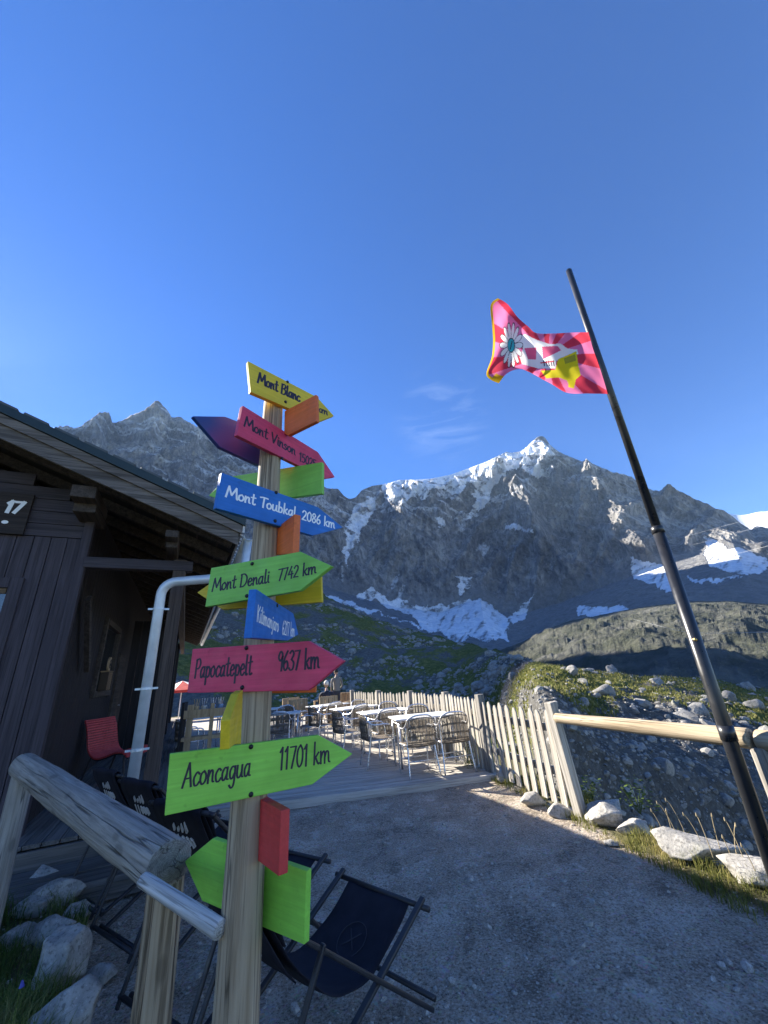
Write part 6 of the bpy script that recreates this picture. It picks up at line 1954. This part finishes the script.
# tall dry stems with seed heads at the edge, each a plant of its own
M_dry = plain('dry_stem', (0.30, 0.24, 0.14), 0.8)
sp = [(676, 846), (683, 852), (691, 850), (707, 858), (716, 866), (735, 868), (741, 872), (750, 876), (665, 838), (724, 862), (760, 884)]
rs2 = random.Random(9)
stems = []
for k, (px, py) in enumerate(sp):
    p = at_z(px, py, 0.02)
    H_ = rs2.uniform(0.15, 0.34)
    lx, ly = rs2.uniform(-.07, .07), rs2.uniform(-.05, .05)
    t_ = thing('grass_stem', 'tall dry grass stem with a seed head among the rocks by the flagpole', 'grass stem', p, 0, 'dry grass stems by the flagpole')
    pts = smooth_line3([(0, 0, -0.05), (lx * .25, ly * .25, H_ * .5), (lx, ly, H_), (lx * 1.5, ly * 1.5, H_ + 0.03)])
    MB().tube(pts, [0.0028] * len(pts), 5).build('stem', M_dry, t_, True)
    MB().tube([Vector(pts[-4]), Vector(pts[-2]), Vector(pts[-1]) + Vector((0, 0, 0.02))], [0.003, 0.008, 0.002], 6).build('seed_head', M_dry, t_, True)
# leafy plant by the deck corner
M_leaf = grass_mat('weed_leaf', [(0.3, (0.05, 0.09, 0.015)), (0.5, (0.10, 0.15, 0.03)), (0.7, (0.22, 0.24, 0.06))])
def weed(label, px, py, n_, R_, z=0.0):
    p = at_z(px, py, z)
    t_ = thing('weed', label, 'plant', p)
    mb = MB(); r_ = random.Random(px)
    for k in range(n_):
        a = r_.uniform(0, 2 * PI); rr0 = R_ * r_.uniform(0.1, 1); z_ = r_.uniform(0.02, R_ * 1.5)
        c_ = Vector((rr0 * math.cos(a), rr0 * math.sin(a), z_)); l_ = r_.uniform(0.03, 0.07); b_ = r_.uniform(0, 2 * PI)
        d = Vector((math.cos(b_), math.sin(b_), r_.uniform(-.3, .5))).normalized(); s = d.cross(Vector((0, 0, 1))).normalized() * l_ * 0.32
        mb.add([c_ - d * l_ / 2, c_ + s, c_ + d * l_ / 2, c_ - s + Vector((0, 0, .004))], [(0, 1, 2, 3)])
    mb.build('leaves', M_leaf, t_, recalc=False)
    sm2 = MB()
    for k in range(9):
        a = r_.uniform(0, 2 * PI); sm2.tube([(0, 0, -0.02), (R_ * .6 * math.cos(a), R_ * .6 * math.sin(a), R_ * r_.uniform(.5, 1.3))], 0.003, 4)
    sm2.build('stems', M_leaf, t_)
weed('leafy yellow green weed under the near table by the fence', 470, 768, 120, 0.22, 0.03)
weed('low weed between the fence rocks and the leaning post', 592, 800, 80, 0.16)
weed('weed beside the broad grey rock, valley side', 640, 812, 90, 0.2)
# one blue bellflower in the left verge
bf = at_d(20, 980, 2.75)
bt_ = thing('bellflower', 'single blue bellflower in the grass at the lower left', 'flower', (bf.x, bf.y, 0.05))
MB().tube([(0, 0, -0.05), (0.01, 0, bf.z - 0.05)], 0.002, 5).build('stem', M_gr2, bt_)
MB().tube([(0.01, 0, bf.z - 0.05), (0.012, 0, bf.z - 0.06), (0.013, 0, bf.z - 0.072)], [0.003, 0.006, 0.010], 10, False).build('bell', plain('bell_blue', (0.05, 0.06, 0.30), 0.6), bt_, True)

# ================================================================ ROPEWAY CABLES
M_cab = plain('steel_cable', (0.55, 0.56, 0.58), 0.5, 0.5, bump=0)
def cable(label, pts, ds, r_):
    P = [at_d(px, py, d) for (px, py), d in zip(pts, ds)]
    o0 = P[0]
    P = smooth_line3([p - o0 for p in P], 8)
    o = MB().tube(P, r_, 6).build('cable', M_cab, None, True)
    o.location = o0
    tag(o, label, 'cable', 'ropeway cables at the right')
cable('uppermost thin ropeway cable right of the flagpole', [(800, 507), (735, 523), (683, 537), (640, 548)], (420, 700, 1100, 1600), 0.11)
cable('second ropeway cable down, right of the flagpole', [(800, 517), (751, 529), (696, 544), (650, 556)], (360, 600, 1000, 1500), 0.11)
cable('third ropeway cable down, meeting the flagpole joint', [(800, 538), (768, 546), (720, 558), (660, 573)], (260, 330, 520, 1100), 0.09)
cable('lowest slack cable crossing the dark slope', [(830, 629), (768, 632), (705, 633), (676, 630), (633, 619)], (120, 150, 210, 260, 420), 0.06)

# ================================================================ HAZE
HB = 4900.0
if HAZE_DENSITY > 0:
    hz = MB().box((0, 0, 860), (2 * HB, 2 * HB, 1870)).build('haze', None)
    hm_ = bpy.data.materials.new('air'); hm_.use_nodes = True
    nt = hm_.node_tree; nt.nodes.clear()
    ho = nt.nodes.new('ShaderNodeOutputMaterial'); pv = nt.nodes.new('ShaderNodeVolumePrincipled')
    pv.inputs['Color'].default_value = (0.45, 0.68, 1.0, 1); pv.inputs['Density'].default_value = HAZE_DENSITY
    pv.inputs['Anisotropy'].default_value = 0.0
    nt.links.new(pv.outputs[0], ho.inputs['Volume'])
    hz.data.materials.append(hm_)
    tag(hz, 'thin blue mountain air', kind='stuff')
